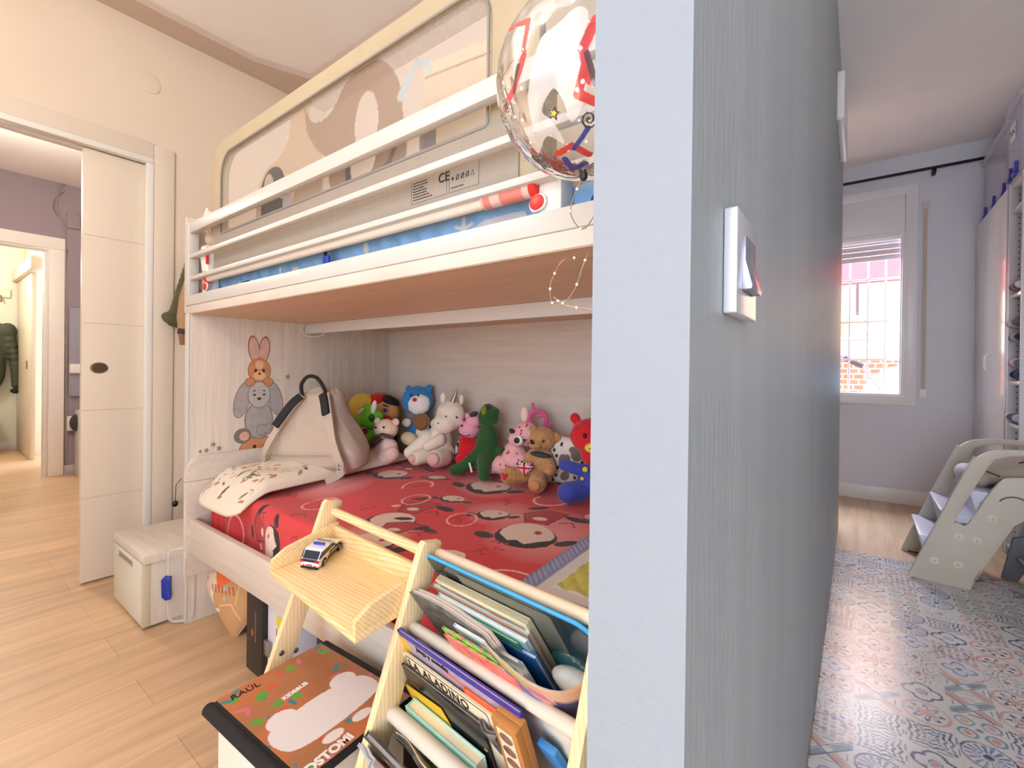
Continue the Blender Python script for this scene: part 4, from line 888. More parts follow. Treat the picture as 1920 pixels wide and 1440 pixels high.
# white unicorn
t = thing('unicorn_plush', 'cream unicorn plush with a thin silver horn sitting against the back panel', 'soft toy', (-1.585, 1.53, seat_z(0, 1.53)), .35)
wf_ = fur('ivory_velour', (232, 222, 206), .25)
blob('head', wf_, t, [((.06, 0, .235), (.072, .06, .076)), ((.045, -.035, .20), (.058, .045, .05))])
blob('body', wf_, t, [((.0, .01, .115), (.062, .055, .085)), ((.01, .0, .06), (.07, .06, .055))], [((-.04, -.03, .13), (-.115, -.065, .06), .034, .030), ((.03, -.05, .125), (-.01, -.085, .10), .030, .026)])
blob('leg', wf_, t, caps=[((-.03, -.05, .05), (-.06, -.105, .045), .038, .036), ((.05, -.05, .045), (.04, -.11, .05), .042, .042)]); dots('hoof_pad', M('pink_pad', (216, 176, 168), .8), t, [((.042, -.140, .052), (.032, .016, .032)), ((-.066, -.134, .047), (.020, .012, .020))])
blob('ear', wf_, t, [((.02, .0, .315), (.016, .010, .028)), ((.115, .0, .31), (.012, .010, .026))], v=.004)
b = MB(); b.tube([(.075, -.01, .295), (.088, -.01, .33), (.098, -.01, .365)], [.016, .009, .002], 12); b.build('horn', M('silver_fabric', (160, 150, 130), .35, .6), t, local=True)
dots('eye', black, t, [((.115, -.052, .232), (.005, .004, .005)), ((.035, -.078, .205), (.004, .003, .004)), ((.075, -.082, .238), (.004, .003, .004))])
# small striped toys squeezed in behind
t = thing('zebra_plush', 'tiny black and white plush squeezed between the unicorn and the red dress', 'soft toy', (-1.505, 1.60, seat_z(0, 1.6)), .3)
blob('body', M('white_plush', (236, 234, 230), .9, bump=.3, bscale=80), t, [((0, 0, .06), (.03, .03, .06))], v=.004); dots('stripe', black, t, [((0, -.028, .05), (.012, .006, .03), (0, .5, 0)), ((.0, -.026, .09), (.010, .006, .016), (0, -.5, 0))])
# pink plush in a red dress
t = thing('red_dress_plush', 'pink plush looking up in a bright red dress beside the dinosaur', 'soft toy', (-1.415, 1.57, seat_z(0, 1.57)), .35)
pp = fur('candy_pink_plush', (238, 168, 190), .3)
blob('head', pp, t, [((-.01, 0, .175), (.050, .045, .044)), ((.015, -.015, .215), (.036, .032, .034))]); blob('leg', pp, t, [((.0, -.03, .018), (.055, .03, .014))])
blob('dress', fur('scarlet_velvet', (206, 22, 40), .25), t, [((0, 0, .075), (.068, .052, .058)), ((-.02, 0, .12), (.04, .04, .035)), ((-.02, -.01, .04), (.052, .05, .035))])
blob('ear', pp, t, [((-.05, .0, .205), (.012, .01, .02)), ((-.025, .01, .235), (.01, .01, .018))], v=.004)
dots('nose', M('dark_plum', (70, 50, 64), .6), t, [((.024, -.03, .248), (.022, .016, .012), (0, -.5, 0))]); dots('eye', black, t, [((-.03, -.040, .195), (.005, .004, .006))]); dots('shoe', black, t, [((.01, -.055, .014), (.016, .012, .014))])
b = MB(); b.tube([(-.012+.03*math.cos(a), -.048+.004*abs(math.cos(a)), .168+.018*math.sin(a)) for a in [PI*1.1+i*PI*.7/8 for i in range(9)]], .002, 6); b.build('smile', M('dark_plum', (70, 50, 64), .6), t, local=True)
t = thing('black_ear_toy', 'small toy with black ears hidden behind the dinosaur', 'soft toy', (-1.36, 1.63, seat_z(0, 1.62)), .3)
dots('head', M('cream_felt', (220, 208, 190), .8), t, [((0, 0, .12), (.03, .03, .03)), ((0, 0, .06), (.03, .03, .055))]); dots('ear', black, t, [((-.005, -.01, .165), (.02, .014, .024))])
# dinosaur
t = thing('dinosaur_plush', 'dark green dinosaur plush sitting upright seen from behind', 'soft toy', (-1.27, 1.51, seat_z(0, 1.51)), .30)
dg = fur('forest_green_plush', (38, 84, 38), .35, var=.12)
blob('body', dg, t, [((0, 0, .10), (.056, .05, .09)), ((.005, 0, .16), (.046, .042, .065)), ((.0, .0, .06), (.066, .055, .055))],
     [((-.02, -.02, .10), (-.095, -.05, .03), .030, .026), ((.01, -.045, .07), (.035, -.11, .025), .034, .026), ((-.095, -.05, .03), (-.125, -.06, .022), .028, .024), ((.05, .0, .10), (.075, -.02, .12), .02, .016)], v=.0055)
blob('head', dg, t, [((.005, .0, .245), (.047, .045, .048)), ((.0, .01, .275), (.034, .038, .032)), ((.03, .0, .27), (.026, .03, .026))])
dots('back_patch', M('olive_patch', (120, 134, 40), .8), t, [((.0, -.035, .280), (.014, .012, .022))])
b = MB(); b.tube([(.05+.022*math.cos(a), -.02, .255+.035*math.sin(a)) for a in [i*2*PI/16 for i in range(16)]], .0022, 6, True); b.build('ring', M('green_ring', (60, 120, 80), .5), t, local=True)
MB().box(-.02, -.012, -.095, -.092, .035, .075, mtx=Matrix.Rotation(-.3, 4, 'Y')).build('tag', M('white_tag', (232, 228, 220), .7), t, local=True)
# pink deer with antlers
t = thing('deer_plush', 'pink spotted deer plush with magenta antlers and one big printed eye', 'soft toy', (-1.15, 1.56, seat_z(0, 1.56)), .30)
blob('head', fur('rose_plush', (240, 184, 186), .25), t, [((.045, -.01, .185), (.058, .048, .052)), ((.015, -.03, .165), (.04, .035, .035))])
blob('body', fur('rose_plush', (240, 184, 186), .25), t, [((-.01, 0, .08), (.058, .05, .07)), ((-.05, -.02, .05), (.052, .045, .045)), ((.03, -.01, .055), (.05, .045, .05))], [((-.05, -.03, .05), (-.105, -.055, .035), .03, .024), ((.03, -.03, .05), (.05, -.09, .035), .034, .03)])
b = MB(); r_ = random.Random(4)
for _ in range(46):
    th = r_.uniform(-2.4, -.6); z = r_.uniform(.02, .22)
    c, rr = ((.045, -.01, .185), (.059, .049, .053)) if z > .14 else ((-.02, -.01, .06), (.072, .055, .062))
    ph = r_.uniform(-.7, 1.0); b.ell((c[0]+rr[0]*math.cos(th)*math.cos(ph), c[1]+rr[1]*math.sin(th)*math.cos(ph), c[2]+rr[2]*math.sin(ph)), (.004, .004, .005), sub=1)
b.build('spots', M('crimson_spots', (196, 44, 66), .8), t, local=True)
dots('eye_white', M('white_print', (244, 240, 236), .6), t, [((.032, -.068, .165), (.021, .007, .021))]); dots('eye', black, t, [((.028, -.074, .165), (.013, .004, .013)), ((.0, -.058, .20), (.012, .005, .010), (0, .6, 0)), ((.055, -.066, .168), (.016, .004, .003))])
b = MB(); am = M('magenta_antler', (206, 92, 136), .8)
b.tube(smooth_path([(.065, 0, .225), (.055, 0, .25), (.085, 0, .28), (.12, 0, .275), (.13, 0, .25)], 4), .009, 8); b.tube([(.078, 0, .272), (.07, 0, .315)], [.009, .006], 8); b.build('antler', am, t, local=True)
b = MB(); b.tube(smooth_path([(.095, 0, .195), (.115, 0, .21), (.13, 0, .235), (.125, 0, .265), (.09, 0, .26)], 4), .009, 8); b.tube([(.12, 0, .215), (.155, 0, .225)], [.009, .006], 8); b.build('antler', am, t, local=True)
blob('ear', fur('cream_pink_plush', (240, 214, 196), .25), t, [((.035, .0, .265), (.020, .012, .034))], v=.004)
# teddy with flag heart
t = thing('teddy_bear', 'golden brown teddy bear hugging a union flag heart', 'teddy bear', (-1.005, 1.49, seat_z(0, 1.49)), .30)
tf = M('golden_curly_fur', (190, 142, 92), .95, bump=2.2, bscale=75, var=.22, vscale=60, sheen=.3)
blob('head', tf, t, [((.03, 0, .185), (.058, .05, .05)), ((.012, -.045, .172), (.026, .022, .02))], v=.0045, it=2); blob('ear', tf, t, [((-.01, .0, .222), (.018, .012, .018)), ((.085, .0, .19), (.020, .014, .026))], v=.0045, it=2)
blob('body', tf, t, [((.01, .0, .09), (.06, .05, .065)), ((.01, .0, .05), (.065, .05, .05))], [((.05, -.02, .12), (.075, -.06, .085), .026, .026)], v=.005, it=2)
blob('leg', tf, t, caps=[((-.04, -.03, .045), (-.085, -.06, .045), .032, .036), ((.03, -.05, .035), (.035, -.09, .032), .036, .036)], v=.005, it=2)
dots('ribbon', M('petrol_ribbon', (50, 62, 66), .6), t, [((.035, -.045, .133), (.045, .022, .010), (0, .1, 0))]); dots('eye', black, t, [((.0, -.058, .185), (.005, .004, .005)), ((.045, -.050, .185), (.005, .004, .005)), ((.008, -.068, .180), (.009, .006, .007))])
def heart():
    n = 90; U, Vv = np.meshgrid(np.linspace(-1.15, 1.15, n), np.linspace(-1.2, 1.1, n))
    ins = (np.abs(U)/1.0)**2+(Vv-.55*np.sqrt(np.abs(U)))**2
    R_ = Ras(U, Vv, (30, 44, 110)); w = (236, 232, 232); r = (196, 34, 48)
    for a, b_, c in (((-1.2, 1.2), (1.2, -1.2), .28), ((-1.2, -1.2), (1.2, 1.2), .28)): R_.line([a, b_], c, w)
    for a, b_ in (((-1.2, 1.2), (1.2, -1.2)), ((-1.2, -1.2), (1.2, 1.2))): R_.line([a, b_], .1, r)
    R_.line([(0, -1.3), (0, 1.3)], .46, w); R_.line([(-1.3, 0), (1.3, 0)], .46, w); R_.line([(0, -1.3), (0, 1.3)], .26, r); R_.line([(-1.3, 0), (1.3, 0)], .26, r)
    # map the disc grid to a puffed heart
    ang = np.linspace(0, 2*PI, 72, endpoint=False); rad = np.linspace(.001, 1, 26); A, Rr = np.meshgrid(ang, rad)
    hx = 16*np.sin(A)**3/17; hy = (13*np.cos(A)-5*np.cos(2*A)-2*np.cos(3*A)-np.cos(4*A))/17
    X, Z = hx*Rr, hy*Rr; D = .34*np.sqrt(np.clip(1-Rr**2.4, 0, 1))
    ii = np.clip(((X+1.15)/2.3*(n-1)).astype(int), 0, n-1); jj = np.clip(((Z+1.2)/2.3*(n-1)).astype(int), 0, n-1); Cc = R_.C[jj, ii]
    s_ = .036
    front = np.stack([X*s_, -D*s_, Z*s_], -1); back = np.stack([X*s_, D*s_, Z*s_], -1)
    V = np.concatenate([front, back[::-1][1:]], 0)+np.array((-.018, -.075, .085)); return V, np.concatenate([Cc, Cc[::-1][1:]], 0)
V_, C_ = heart(); painted('heart', V_, C_, MC('flag_print_plush', .8, .1), t, local=True, wrap=True)['label'] = 'heart with a union flag print'
b = MB(); b.ell((-.094, -.094, .048), (.011, .005, .011)); b.ell((-.086, -.098, .055), (.007, .004, .007)); b.ell((-.101, -.092, .055), (.007, .004, .007)); b.build('paw_heart', M('red_heart_stitch', (206, 40, 40), .7), t, local=True)
dots('foot_pad', M('tan_pad', (196, 138, 92), .9), t, [((.036, -.124, .033), (.022, .008, .022))])
# cow print cushion
def cowc():
    t = thing('cow_print_cushion', 'square white cushion with grey cow spots standing on edge between teddy and red-headed plush', 'cushion', (-.915, 1.585, seat_z(0, 1.58)), .5, rot=(.28, .12, .35))
    n = 90; U, Vv = np.meshgrid(np.linspace(-1, 1, n), np.linspace(-1, 1, n)); pf = np.clip((1-U**4)*(1-Vv**4), 0, 1)**.5
    R_ = Ras(U, Vv, (232, 226, 214)); g = (122, 112, 104); k = (56, 50, 48)
    R_.ell(.45, .55, .36, .30, .7, g); R_.ell(.2, .65, .2, .14, 0, g); R_.ell(-.2, .1, .26, .34, .4, g); R_.ell(-.05, .3, .16, .15, 0, g); R_.ell(-.1, -.5, .26, .2, .8, g); R_.ell(-.9, -.85, .25, .2, 0, k); R_.ell(.95, -.2, .12, .4, 0, k)
    for a, b_ in ((-.5, -.2), (.5, -.05), (.4, -.5), (.6, -.75), (-.55, -.55), (.0, -.85), (-.4, .8), (-.75, .5), (.3, .1), (-.6, .3), (.7, .2)): R_.ell(a, b_, .07, .09, a, k)
    s_ = .098; f = np.stack([U*s_*.78, -pf*.034, (Vv+1)*s_+.004], -1); bk = np.stack([U*s_*.78, pf*.034, (Vv+1)*s_+.004], -1)[:, ::-1]
    painted('front', f, R_.C, MC('cushion_print', .9, .15), t, local=True); painted('back', bk, R_.C[:, ::-1], MC('cushion_print', .9, .15), t, local=True)
cowc()
# red-headed plush in blue
t = thing('red_head_plush', 'plush with a large red head and blue suit beside the partition', 'soft toy', (-.755, 1.45, seat_z(0, 1.45)), .30)
blob('head', fur('bright_red_plush', (206, 26, 36), .3), t, [((.02, 0, .225), (.088, .07, .068)), ((.02, 0, .165), (.05, .045, .05)), ((-.05, .01, .285), (.02, .015, .02)), ((.09, .01, .285), (.02, .015, .02))])
blob('body', fur('cobalt_plush', (58, 74, 168), .3), t, [((.02, 0, .075), (.06, .052, .065))], [((-.01, -.02, .105), (-.075, -.04, .125), .024, .022), ((-.02, -.03, .04), (-.055, -.07, .038), .038, .038), ((.06, -.03, .04), (.075, -.07, .038), .038, .038)])
dots('muzzle', M('yellow_muzzle', (242, 196, 50), .7), t, [((.025, -.068, .195), (.026, .014, .018))]); dots('button', M('yellow_muzzle', (242, 196, 50), .7), t, [((.0, -.052, .118), (.010, .006, .010)), ((-.01, -.05, .085), (.007, .005, .007))]); dots('eye', black, t, [((.0, -.067, .235), (.007, .005, .009)), ((.055, -.064, .235), (.007, .005, .009)), ((.025, -.082, .195), (.007, .003, .003))])
t = thing('blue_figure_toy', 'small blue and white toy behind the left side of the backpack', 'soft toy', (-2.125, 1.20, seat_z(0, 1.2)), .4)
dots('body', M('navy_felt', (36, 70, 150), .8), t, [((0, 0, .10), (.028, .03, .10)), ((.0, -.01, .22), (.026, .028, .030))]); dots('collar', M('white_plush', (236, 234, 230), .9), t, [((.0, -.022, .165), (.022, .02, .02))])

# ================================================================== backpack
bp_ = thing('backpack', 'beige fabric backpack with black-padded straps standing on the pillow', 'backpack', (-1.90, 1.10, .615), .42)
bg_ = M('beige_canvas_bag', (186, 173, 157), .85, bump=1.0, bscale=9, var=.03); bk_ = M('black_neoprene', (30, 30, 34), .8)
def bagmesh():
    nz, na = 70, 96; V = np.zeros((nz, na, 3))
    for i in range(nz):
        f = i/(nz-1); z = .345*f; prof = [(0, .205, .075), (.06, .225, .095), (.25, .215, .105), (.5, .175, .095), (.8, .115, .065), (.93, .085, .045), (1, .05, .012)]
        for (a, w0, d0), (b_, w1, d1) in zip(prof, prof[1:]):
            if a <= f <= b_: k = (f-a)/(b_-a); w, d = w0+(w1-w0)*k, d0+(d1-d0)*k; break
        sh = .035*f
        for j in range(na):
            t_ = 2*PI*j/na; c, s_ = math.cos(t_), math.sin(t_); e = .62
            x = w*math.copysign(abs(c)**e, c); y = d*math.copysign(abs(s_)**e, s_)
            wr = .006*math.sin(9*t_+f*11)*math.sin(f*PI)+.005*noise.noise(Vector((x*14, y*14, z*14)))
            V[i, j] = (x*(1+wr*2)+sh+.012*math.sin(f*7), y+wr*(1 if s_ < 0 else .5)-.01*math.sin(f*PI), z+.004*math.sin(4*t_))
    bot = np.repeat(V[:1].mean(1, keepdims=True), na, 1); top = np.repeat(V[-1:].mean(1, keepdims=True), na, 1)
    V = np.concatenate([bot, V, top], 0); C = np.ones(V.shape[:2]+(4,)); C[..., :3] = lin((186, 173, 157)); return V, C
V_, C_ = bagmesh(); painted('body', V_, C_, bg_, bp_, local=True, wrap=True)
def strap(name, pts, w, th, mat_, up=(0, -1, 0)):
    """flat band following pts, lying with its flat side towards up"""
    P = smooth_path(pts, 6); b = bmesh.new(); rows = []
    for i, p in enumerate(P):
        t_ = (P[min(i+1, len(P)-1)]-P[max(i-1, 0)]).normalized(); s_ = t_.cross(Vector(up)).normalized(); n = s_.cross(t_)
        rows.append([b.verts.new(p+s_*w/2*a+n*th/2*c) for a, c in ((-1, -1), (1, -1), (1, 1), (-1, 1))])
    for A, B in zip(rows, rows[1:]):
        for k in range(4): b.faces.new((A[k], A[(k+1) % 4], B[(k+1) % 4], B[k]))
    b.faces.new(rows[0][::-1]); b.faces.new(rows[-1]); bmesh.ops.recalc_face_normals(b, faces=b.faces)
    mb = MB(); mb._add(b); return mb.build(name, mat_, bp_, local=True, smooth=50)
strap('shoulder_strap', [(-.02, -.07, .315), (-.06, -.105, .25), (-.115, -.13, .15), (-.16, -.125, .08), (-.185, -.10, .04), (-.20, -.10, .0), (-.22, -.16, -.012)], .026, .008, bg_)
strap('shoulder_strap', [(.085, -.06, .325), (.125, -.10, .25), (.165, -.13, .14), (.195, -.13, .06), (.205, -.125, .015), (.17, -.18, -.012)], .032, .008, bg_)
strap('strap_pad', [(-.02, -.082, .315), (-.045, -.105, .285), (-.075, -.124, .235), (-.10, -.139, .19)], .030, .011, bk_)
strap('strap_pad', [(.075, -.072, .325), (.097, -.09, .29), (.12, -.112, .245)], .034, .011, bk_)
b = MB(); b.tube(smooth_path([(-.03, -.06, .31), (-.04, -.055, .36), (-.015, -.05, .395), (.025, -.05, .395), (.06, -.055, .365), (.085, -.06, .325)], 6), .008, 10); b.build('grab_handle', bk_, bp_, local=True)
b = MB(); b.tube(smooth_path([(-.19, -.093, .055), (-.08, -.112, .062), (.06, -.114, .07), (.19, -.098, .075)], 6), .0022, 6); b.build('bottom_seam', M('beige_seam', (168, 152, 134), .9), bp_, local=True)
b = MB(); b.prism(rrect(-.016, .016, -.02, .02, .003), (.205, -.138, .035), (1, 0, 0), (0, 0, 1), (0, .006, 0), .001, holes=(rrect(-.010, .010, .002, .012, .001), rrect(-.010, .010, -.012, -.002, .001))); b.build('buckle', M('grey_buckle', (180, 172, 160), .5), bp_, local=True)
# loose strap lying across the pillow
b = MB(); b.slab((-2.08, .84, .578), (.02, -.012, 0), (.16, .22, .028), (0, 0, .004)); t = b.build('webbing_end', bg_, bp_)
# ================================================================== leaning book rack
TA = math.radians(5.5); BO = Vector((-.70, .6205, 0)); UX = Vector((-math.cos(TA), math.sin(TA), 0)); VX = Vector((math.sin(TA), math.cos(TA), 0)); ZX = Vector((0, 0, 1))
def L(u, v, z): return BO+UX*u+VX*v+ZX*z
pine = wood('pine_board', (240, 216, 168), (222, 188, 132), axis=0, ring=16); pine_z = wood('pine_upright', (240, 218, 172), (226, 194, 142), axis=2, ring=16); pine_e = wood('pine_tray', (240, 214, 162), (224, 186, 128), axis=0, ring=44, bump=.3)
rack = thing('book_rack', 'pine children\'s book rack with leaning sides and rod-hung cloth pockets in front of the bed', 'book rack', L(0, -.1, 0), 0)
def vf(z): return -.36*(.70-z)
def panel(u):
    o = [(vf(.0), 0), (vf(0)+.058, 0)]+[(vf(.692)+.058-.006, .693), (vf(.70)+.046, .699)]+[(vf(.70)+.008, .706), (vf(.70), .700)]
    b = MB(); b.prism(o, L(u, 0, 0), VX, ZX, UX*.018, .002); return b.build('side_panel', pine_z, rack)
panels = [panel(u) for u in (.40, -.018, -.428)]
for u, v, z in ((.3985, -.104, .358), (.3985, -.070, .350)):
    b = MB(); b.lathe([(0, 0), (.0065, 0), (.0065, .001), (.005, .002), (.003, .0015), (0, .001)], (0, 0, 0), 20)
    o = b.build('bolt', M('zinc_bolt', (150, 150, 150), .3, .9), rack, local=True)
    o.data.transform(root_matrix(rack).inverted() @ (Matrix.Translation(L(u+.0015, v, z)) @ Vector((-UX.x, -UX.y, 0)).to_track_quat('Z', 'Y').to_matrix().to_4x4()))
def rod(u0, u1, v0, z0, v1, z1, r, mat_, nm='rod'):
    b = MB(); b.tube([L(u0, v0, z0), L(u1, v1, z1)], r, 20); return b.build(nm, mat_, rack)
rod(.40, 0, .027, .672, .030, .672, .011, pine)
cloth = M('unbleached_cotton', (232, 222, 206), .95, bump=.6, bscale=40)
rodc = M('cloth_wrapped_rod', (214, 204, 188), .8, bump=.5, bscale=30)
rod(-.018, -.41, .040, .674, .034, .682, .0115, M('pale_pine_rod', (240, 216, 186), .5)); rod(-.016, -.41, -.020, .548, -.030, .562, .0115, rodc, 'cloth_rod'); rod(-.014, -.41, -.064, .405, -.07, .418, .014, rodc, 'cloth_rod'); rod(-.018, -.41, -.118, .27, -.118, .27, .013, rodc, 'cloth_rod')
def pocket(pts, u0, u1):
    P = smooth_path([(v, z, 0) for v, z in pts], 8); n = len(P); V = np.zeros((n, 24, 3))
    for i, p in enumerate(P):
        for j in range(24):
            u = u0+(u1-u0)*j/23; sag = .006*math.sin(j/23*PI)*math.sin(i/n*PI); V[i, j] = L(u, p.x+sag*.5+.002*math.sin(j*1.7+i*.4), p.y-sag)
    C = np.ones(V.shape[:2]+(4,)); o = painted('cloth_pocket', V, C, cloth, rack, thick=.0015); return o
pocket([(.038, .672), (.075, .60), (.115, .53), (.12, .49), (.085, .468), (.03, .49), (-.02, .538)], -.09, -.40)
pocket([(-.012, .548), (.02, .47), (.055, .40), (.045, .365), (.0, .35), (-.05, .395)], -.03, -.40)
pocket([(-.05, .405), (-.01, .32), (.0, .26), (-.03, .215), (-.09, .225), (-.112, .262)], -.03, -.40)
# tray with its sides
tr = -.135; sl = .16
def tz(v): return .560+(v+.13)*sl
b = MB(); b.slab(L(.399, -.132, tz(-.132)-.004), -UX*.398, VX*.165+ZX*.165*sl, ZX*.014, .0015); ft = b.build('tray_floor', pine_e, rack)
b = MB(); b.slab(L(.388, .020, tz(.02)+.008), -UX*.376, VX*.012, ZX*.048, .0015); b.build('tray_back', pine_e, rack)
for u in (.387, .001):
    b = MB(); b.prism([(-.132, tz(-.132)+.0), (.033, tz(.033)), (.033, tz(.033)+.052), (.02, tz(.02)+.054), (-.10, tz(-.10)+.042), (-.132, tz(-.132)+.026)], L(u, 0, .008), VX, ZX, UX*.012, .0015); b.build('tray_side', pine_e, rack)

# toy police car ---------------------------------------------------------------
cv = (-.045); c0 = L(.318, -.06, 0); cz = tz(-.06)+.0105
cx, cy = -1.045, .623
hd = Vector((-.066, .118, 0)).normalized()
car = thing('toy_car', 'white and navy toy police car parked in the wooden tray', 'toy car', (cx, cy, tz((Vector((cx, cy, 0))-BO).dot(VX))+.0102), rot=(.155*.9, .155*.48, math.atan2(-hd.x, hd.y)))
carw = M('car_white_paint', (238, 238, 240), .2, coat=.6); carn = M('car_navy_glass', (24, 26, 52), .12, coat=.5); tyre = M('black_tyre', (20, 20, 22), .7); redl = M('red_lamp_plastic', (210, 36, 44), .3); yel = M('yellow_stripe', (214, 206, 60), .5)
# body along +y, width x
prof = [(-.056, .008), (-.058, .014), (-.056, .022), (-.053, .026), (-.040, .0405), (-.034, .042), (.004, .041), (.022, .029), (.044, .026), (.055, .019), (.057, .012), (.055, .007), (-.05, .006)]
b = MB(); b.prism(prof, (-.0235, 0, 0), (0, 1, 0), (0, 0, 1), (.047, 0, 0), .0035, 3); b.build('body', carw, car, local=True)
b = MB(); b.prism([(-.0525, .0265), (-.0405, .0395), (.003, .0395), (.020, .0295), (-.02, .0275)], (-.0242, 0, 0), (0, 1, 0), (0, 0, 1), (.0484, 0, 0), .001); b.build('side_windows', carn, car, local=True)
b = MB(); b.slab((-.0185, -.0545, .0262), (.037, 0, 0), (0, .0125, .0138), (0, -.0006, .0005)); b.build('rear_window', carn, car, local=True)
b = MB(); b.slab((-.018, .0205, .0298), (.036, 0, 0), (0, -.0165, .0115), (0, .0006, .0008)); b.build('windscreen', carn, car, local=True)
b = MB(); b.slab((-.0243, -.02, .010), (0, .05, 0), (.0006, 0, 0), (0, .01, .015)); b.slab((.0237, -.02, .010), (0, .05, 0), (.0006, 0, 0), (0, .01, .015)); b.box(-.019, .019, -.0588, -.0575, .0205, .0265); b.build('navy_panels', carn, car, local=True)
b = MB(); b.box(-.0245, -.0238, -.05, .05, .0175, .0195); b.box(.0238, .0245, -.05, .05, .0175, .0195); b.build('stripe', yel, car, local=True)
for sx in (-1, 1):
    for y in (-.034, .036):
        b = MB(); b.lathe([(0, -.004), (.0095, -.004), (.0105, -.002), (.0105, .002), (.0095, .004), (0, .004)], (sx*.0215, y, .0105), 22, Matrix.Rotation(PI/2, 4, 'Y')); w_ = b.build('wheel', tyre, car, local=True)
        b = MB(); b.lathe([(0, -.0045), (.006, -.0045), (.006, .0045), (0, .0045)], (sx*.0218, y, .0105), 14, Matrix.Rotation(PI/2, 4, 'Y')); b.build('hubcap', M('grey_hubcap', (170, 170, 176), .3, .6), w_, local=True)
    b = MB(); b.box(sx*.019-.0045, sx*.019+.0045, -.0592, -.054, .0185, .0245, .001); b.build('tail_light', redl, car, local=True)
    b = MB(); b.box(sx*.0275-.003, sx*.0275+.003, .012, .016, .026, .030, .001); b.build('mirror', tyre, car, local=True)
    b = MB(); b.box(sx*.014-.002, sx*.014+.002, -.0592, -.0575, .0105, .0128); b.build('reflector', redl, car, local=True)
b = MB(); b.box(-.014, .014, -.020, -.012, .0415, .0465, .0015); b.build('beacon_bar', M('blue_beacon', (60, 76, 190), .2), car, local=True)
b = MB(); b.box(-.0075, .0075, -.0596, -.0580, .0118, .0142); b.build('number_plate', M('red_plate', (190, 40, 60), .5), car, local=True)
b = MB(); b.box(-.0215, .0215, -.060, -.056, .004, .0085, .001); b.build('bumper', tyre, car, local=True)

# books -----------------------------------------------------------------------
AG = math.radians(34); DN = VX*math.sin(AG)-ZX*math.cos(AG); NF = -VX*math.cos(AG)-ZX*math.sin(AG)
page = M('book_paper', (226, 216, 192), .9, bump=.8, bscale=500, bstretch=(1, 1, 1)); wpage = M('white_paper', (232, 232, 232), .85)
def dirs(a):
    a = math.radians(a); return VX*math.sin(a)-ZX*math.cos(a), -VX*math.cos(a)-ZX*math.sin(a)
D2, N2 = dirs(20)
def vof(w, z): return (w-z*math.sin(AG))/math.cos(AG)
def book(nm, label, cat, u0, u1, w, z, h, th, cover, pg=page, cth=.0018, grp=None, ang=34):
    DN, NF = dirs(ang)
    """u0 left, u1 right end, w depth order, z height of the top back edge"""
    p = L(u0, vof(w, z), z); t = thing(nm, label, cat, p, 0, grp)
    b = MB(); e = -UX*(u0-u1)
    b.slab(p, e, DN*h, NF*cth, .0004); b.slab(p+NF*(th-cth), e, DN*h, NF*cth, .0004); b.slab(p+DN*.001, UX*-cth, DN*(h-.002), NF*th, .0004)
    b.build('cover', cover, t)
    if th > 2*cth+.001:
        b = MB(); b.slab(p+DN*.003-UX*.003+NF*cth, e+UX*.006, DN*(h-.006), NF*(th-2*cth)); b.build('pages', pg, t)
    return t
def cv_(name, rgb, **k): return M(name, rgb, k.pop('rough', .4), **k)
# chalkboard tablet with a blue rim
p = L(-.020, vof(.390, .688), .688); t = thing('drawing_board', 'dark drawing board with a bright blue rim leaning at the back of the top pocket', 'drawing board', p)
ol_ = rrect(0, .385, -.205, 0, (.035, .012, .012, .012), 8)
b = MB(); b.prism(ol_, p, -UX, -DN, NF*.006, .002); b.build('rim', cv_('sky_blue_plastic', (64, 168, 226)), t)
b = MB(); b.prism(rrect(.004, .381, -.201, -.004, (.032, .010, .010, .010), 8), p+NF*.0062, -UX, -DN, NF*.001); b.build('screen', cv_('dark_slate_screen', (46, 58, 60), rough=.15, var=.1), t)
b = MB(); b.prism(rrect(.09, .31, -.19, -.012, .008), p+NF*.0073, -UX, -DN, NF*.0015, .0005); b.build('inner_panel', cv_('grey_green_panel', (104, 106, 94), rough=.3), t)
# wooden puzzle / board book
t = book('puzzle_board', 'cream wooden puzzle board with a brown picture in front of the drawing board', 'puzzle', -.050, -.282, .378, .650, .19, .014, cv_('cream_board_edge', (228, 220, 184), bump=.3), cv_('cream_board_core', (222, 210, 176)), .013)
p = L(-.050, vof(.378, .650), .650)+NF*.0143
b = MB(); b.slab(p-UX*.008+DN*.008, -UX*.216, DN*.16, NF*.0006); b.build('picture', cv_('brown_collage_print', (150, 122, 96), var=.5, vscale=30), t)
b = MB(); b.prism([(.055*math.cos(k*PI/14), .03*math.sin(k*PI/14)) for k in range(28)], p-UX*.16+DN*.045, -UX, -DN, NF*.0012); b.build('picture_shape', cv_('rust_shape_print', (170, 92, 60)), t)
book('picture_book', 'thin brown and blue hardback picture book leaning before the puzzle board', 'book', -.035, -.285, .366, .632, .17, .010, cv_('russet_cover', (186, 116, 84)), cv_('blue_grey_pages', (180, 206, 214)))
book('school_book', 'pale blue book with white pages standing in the top pocket', 'book', -.06, -.285, .355, .622, .17, .009, cv_('pale_aqua_cover', (160, 208, 214)), wpage)
t = book('paperback', 'glossy blue paperback behind the rolled magazines', 'book', -.20, -.30, .347, .600, .16, .008, cv_('vivid_blue_cover', (26, 112, 190)), wpage)
book('green_booklet', 'teal green booklet half hidden by magazines', 'booklet', -.085, -.27, .345, .614, .16, .004, cv_('teal_booklet_cover', (70, 166, 128)), wpage, .001)
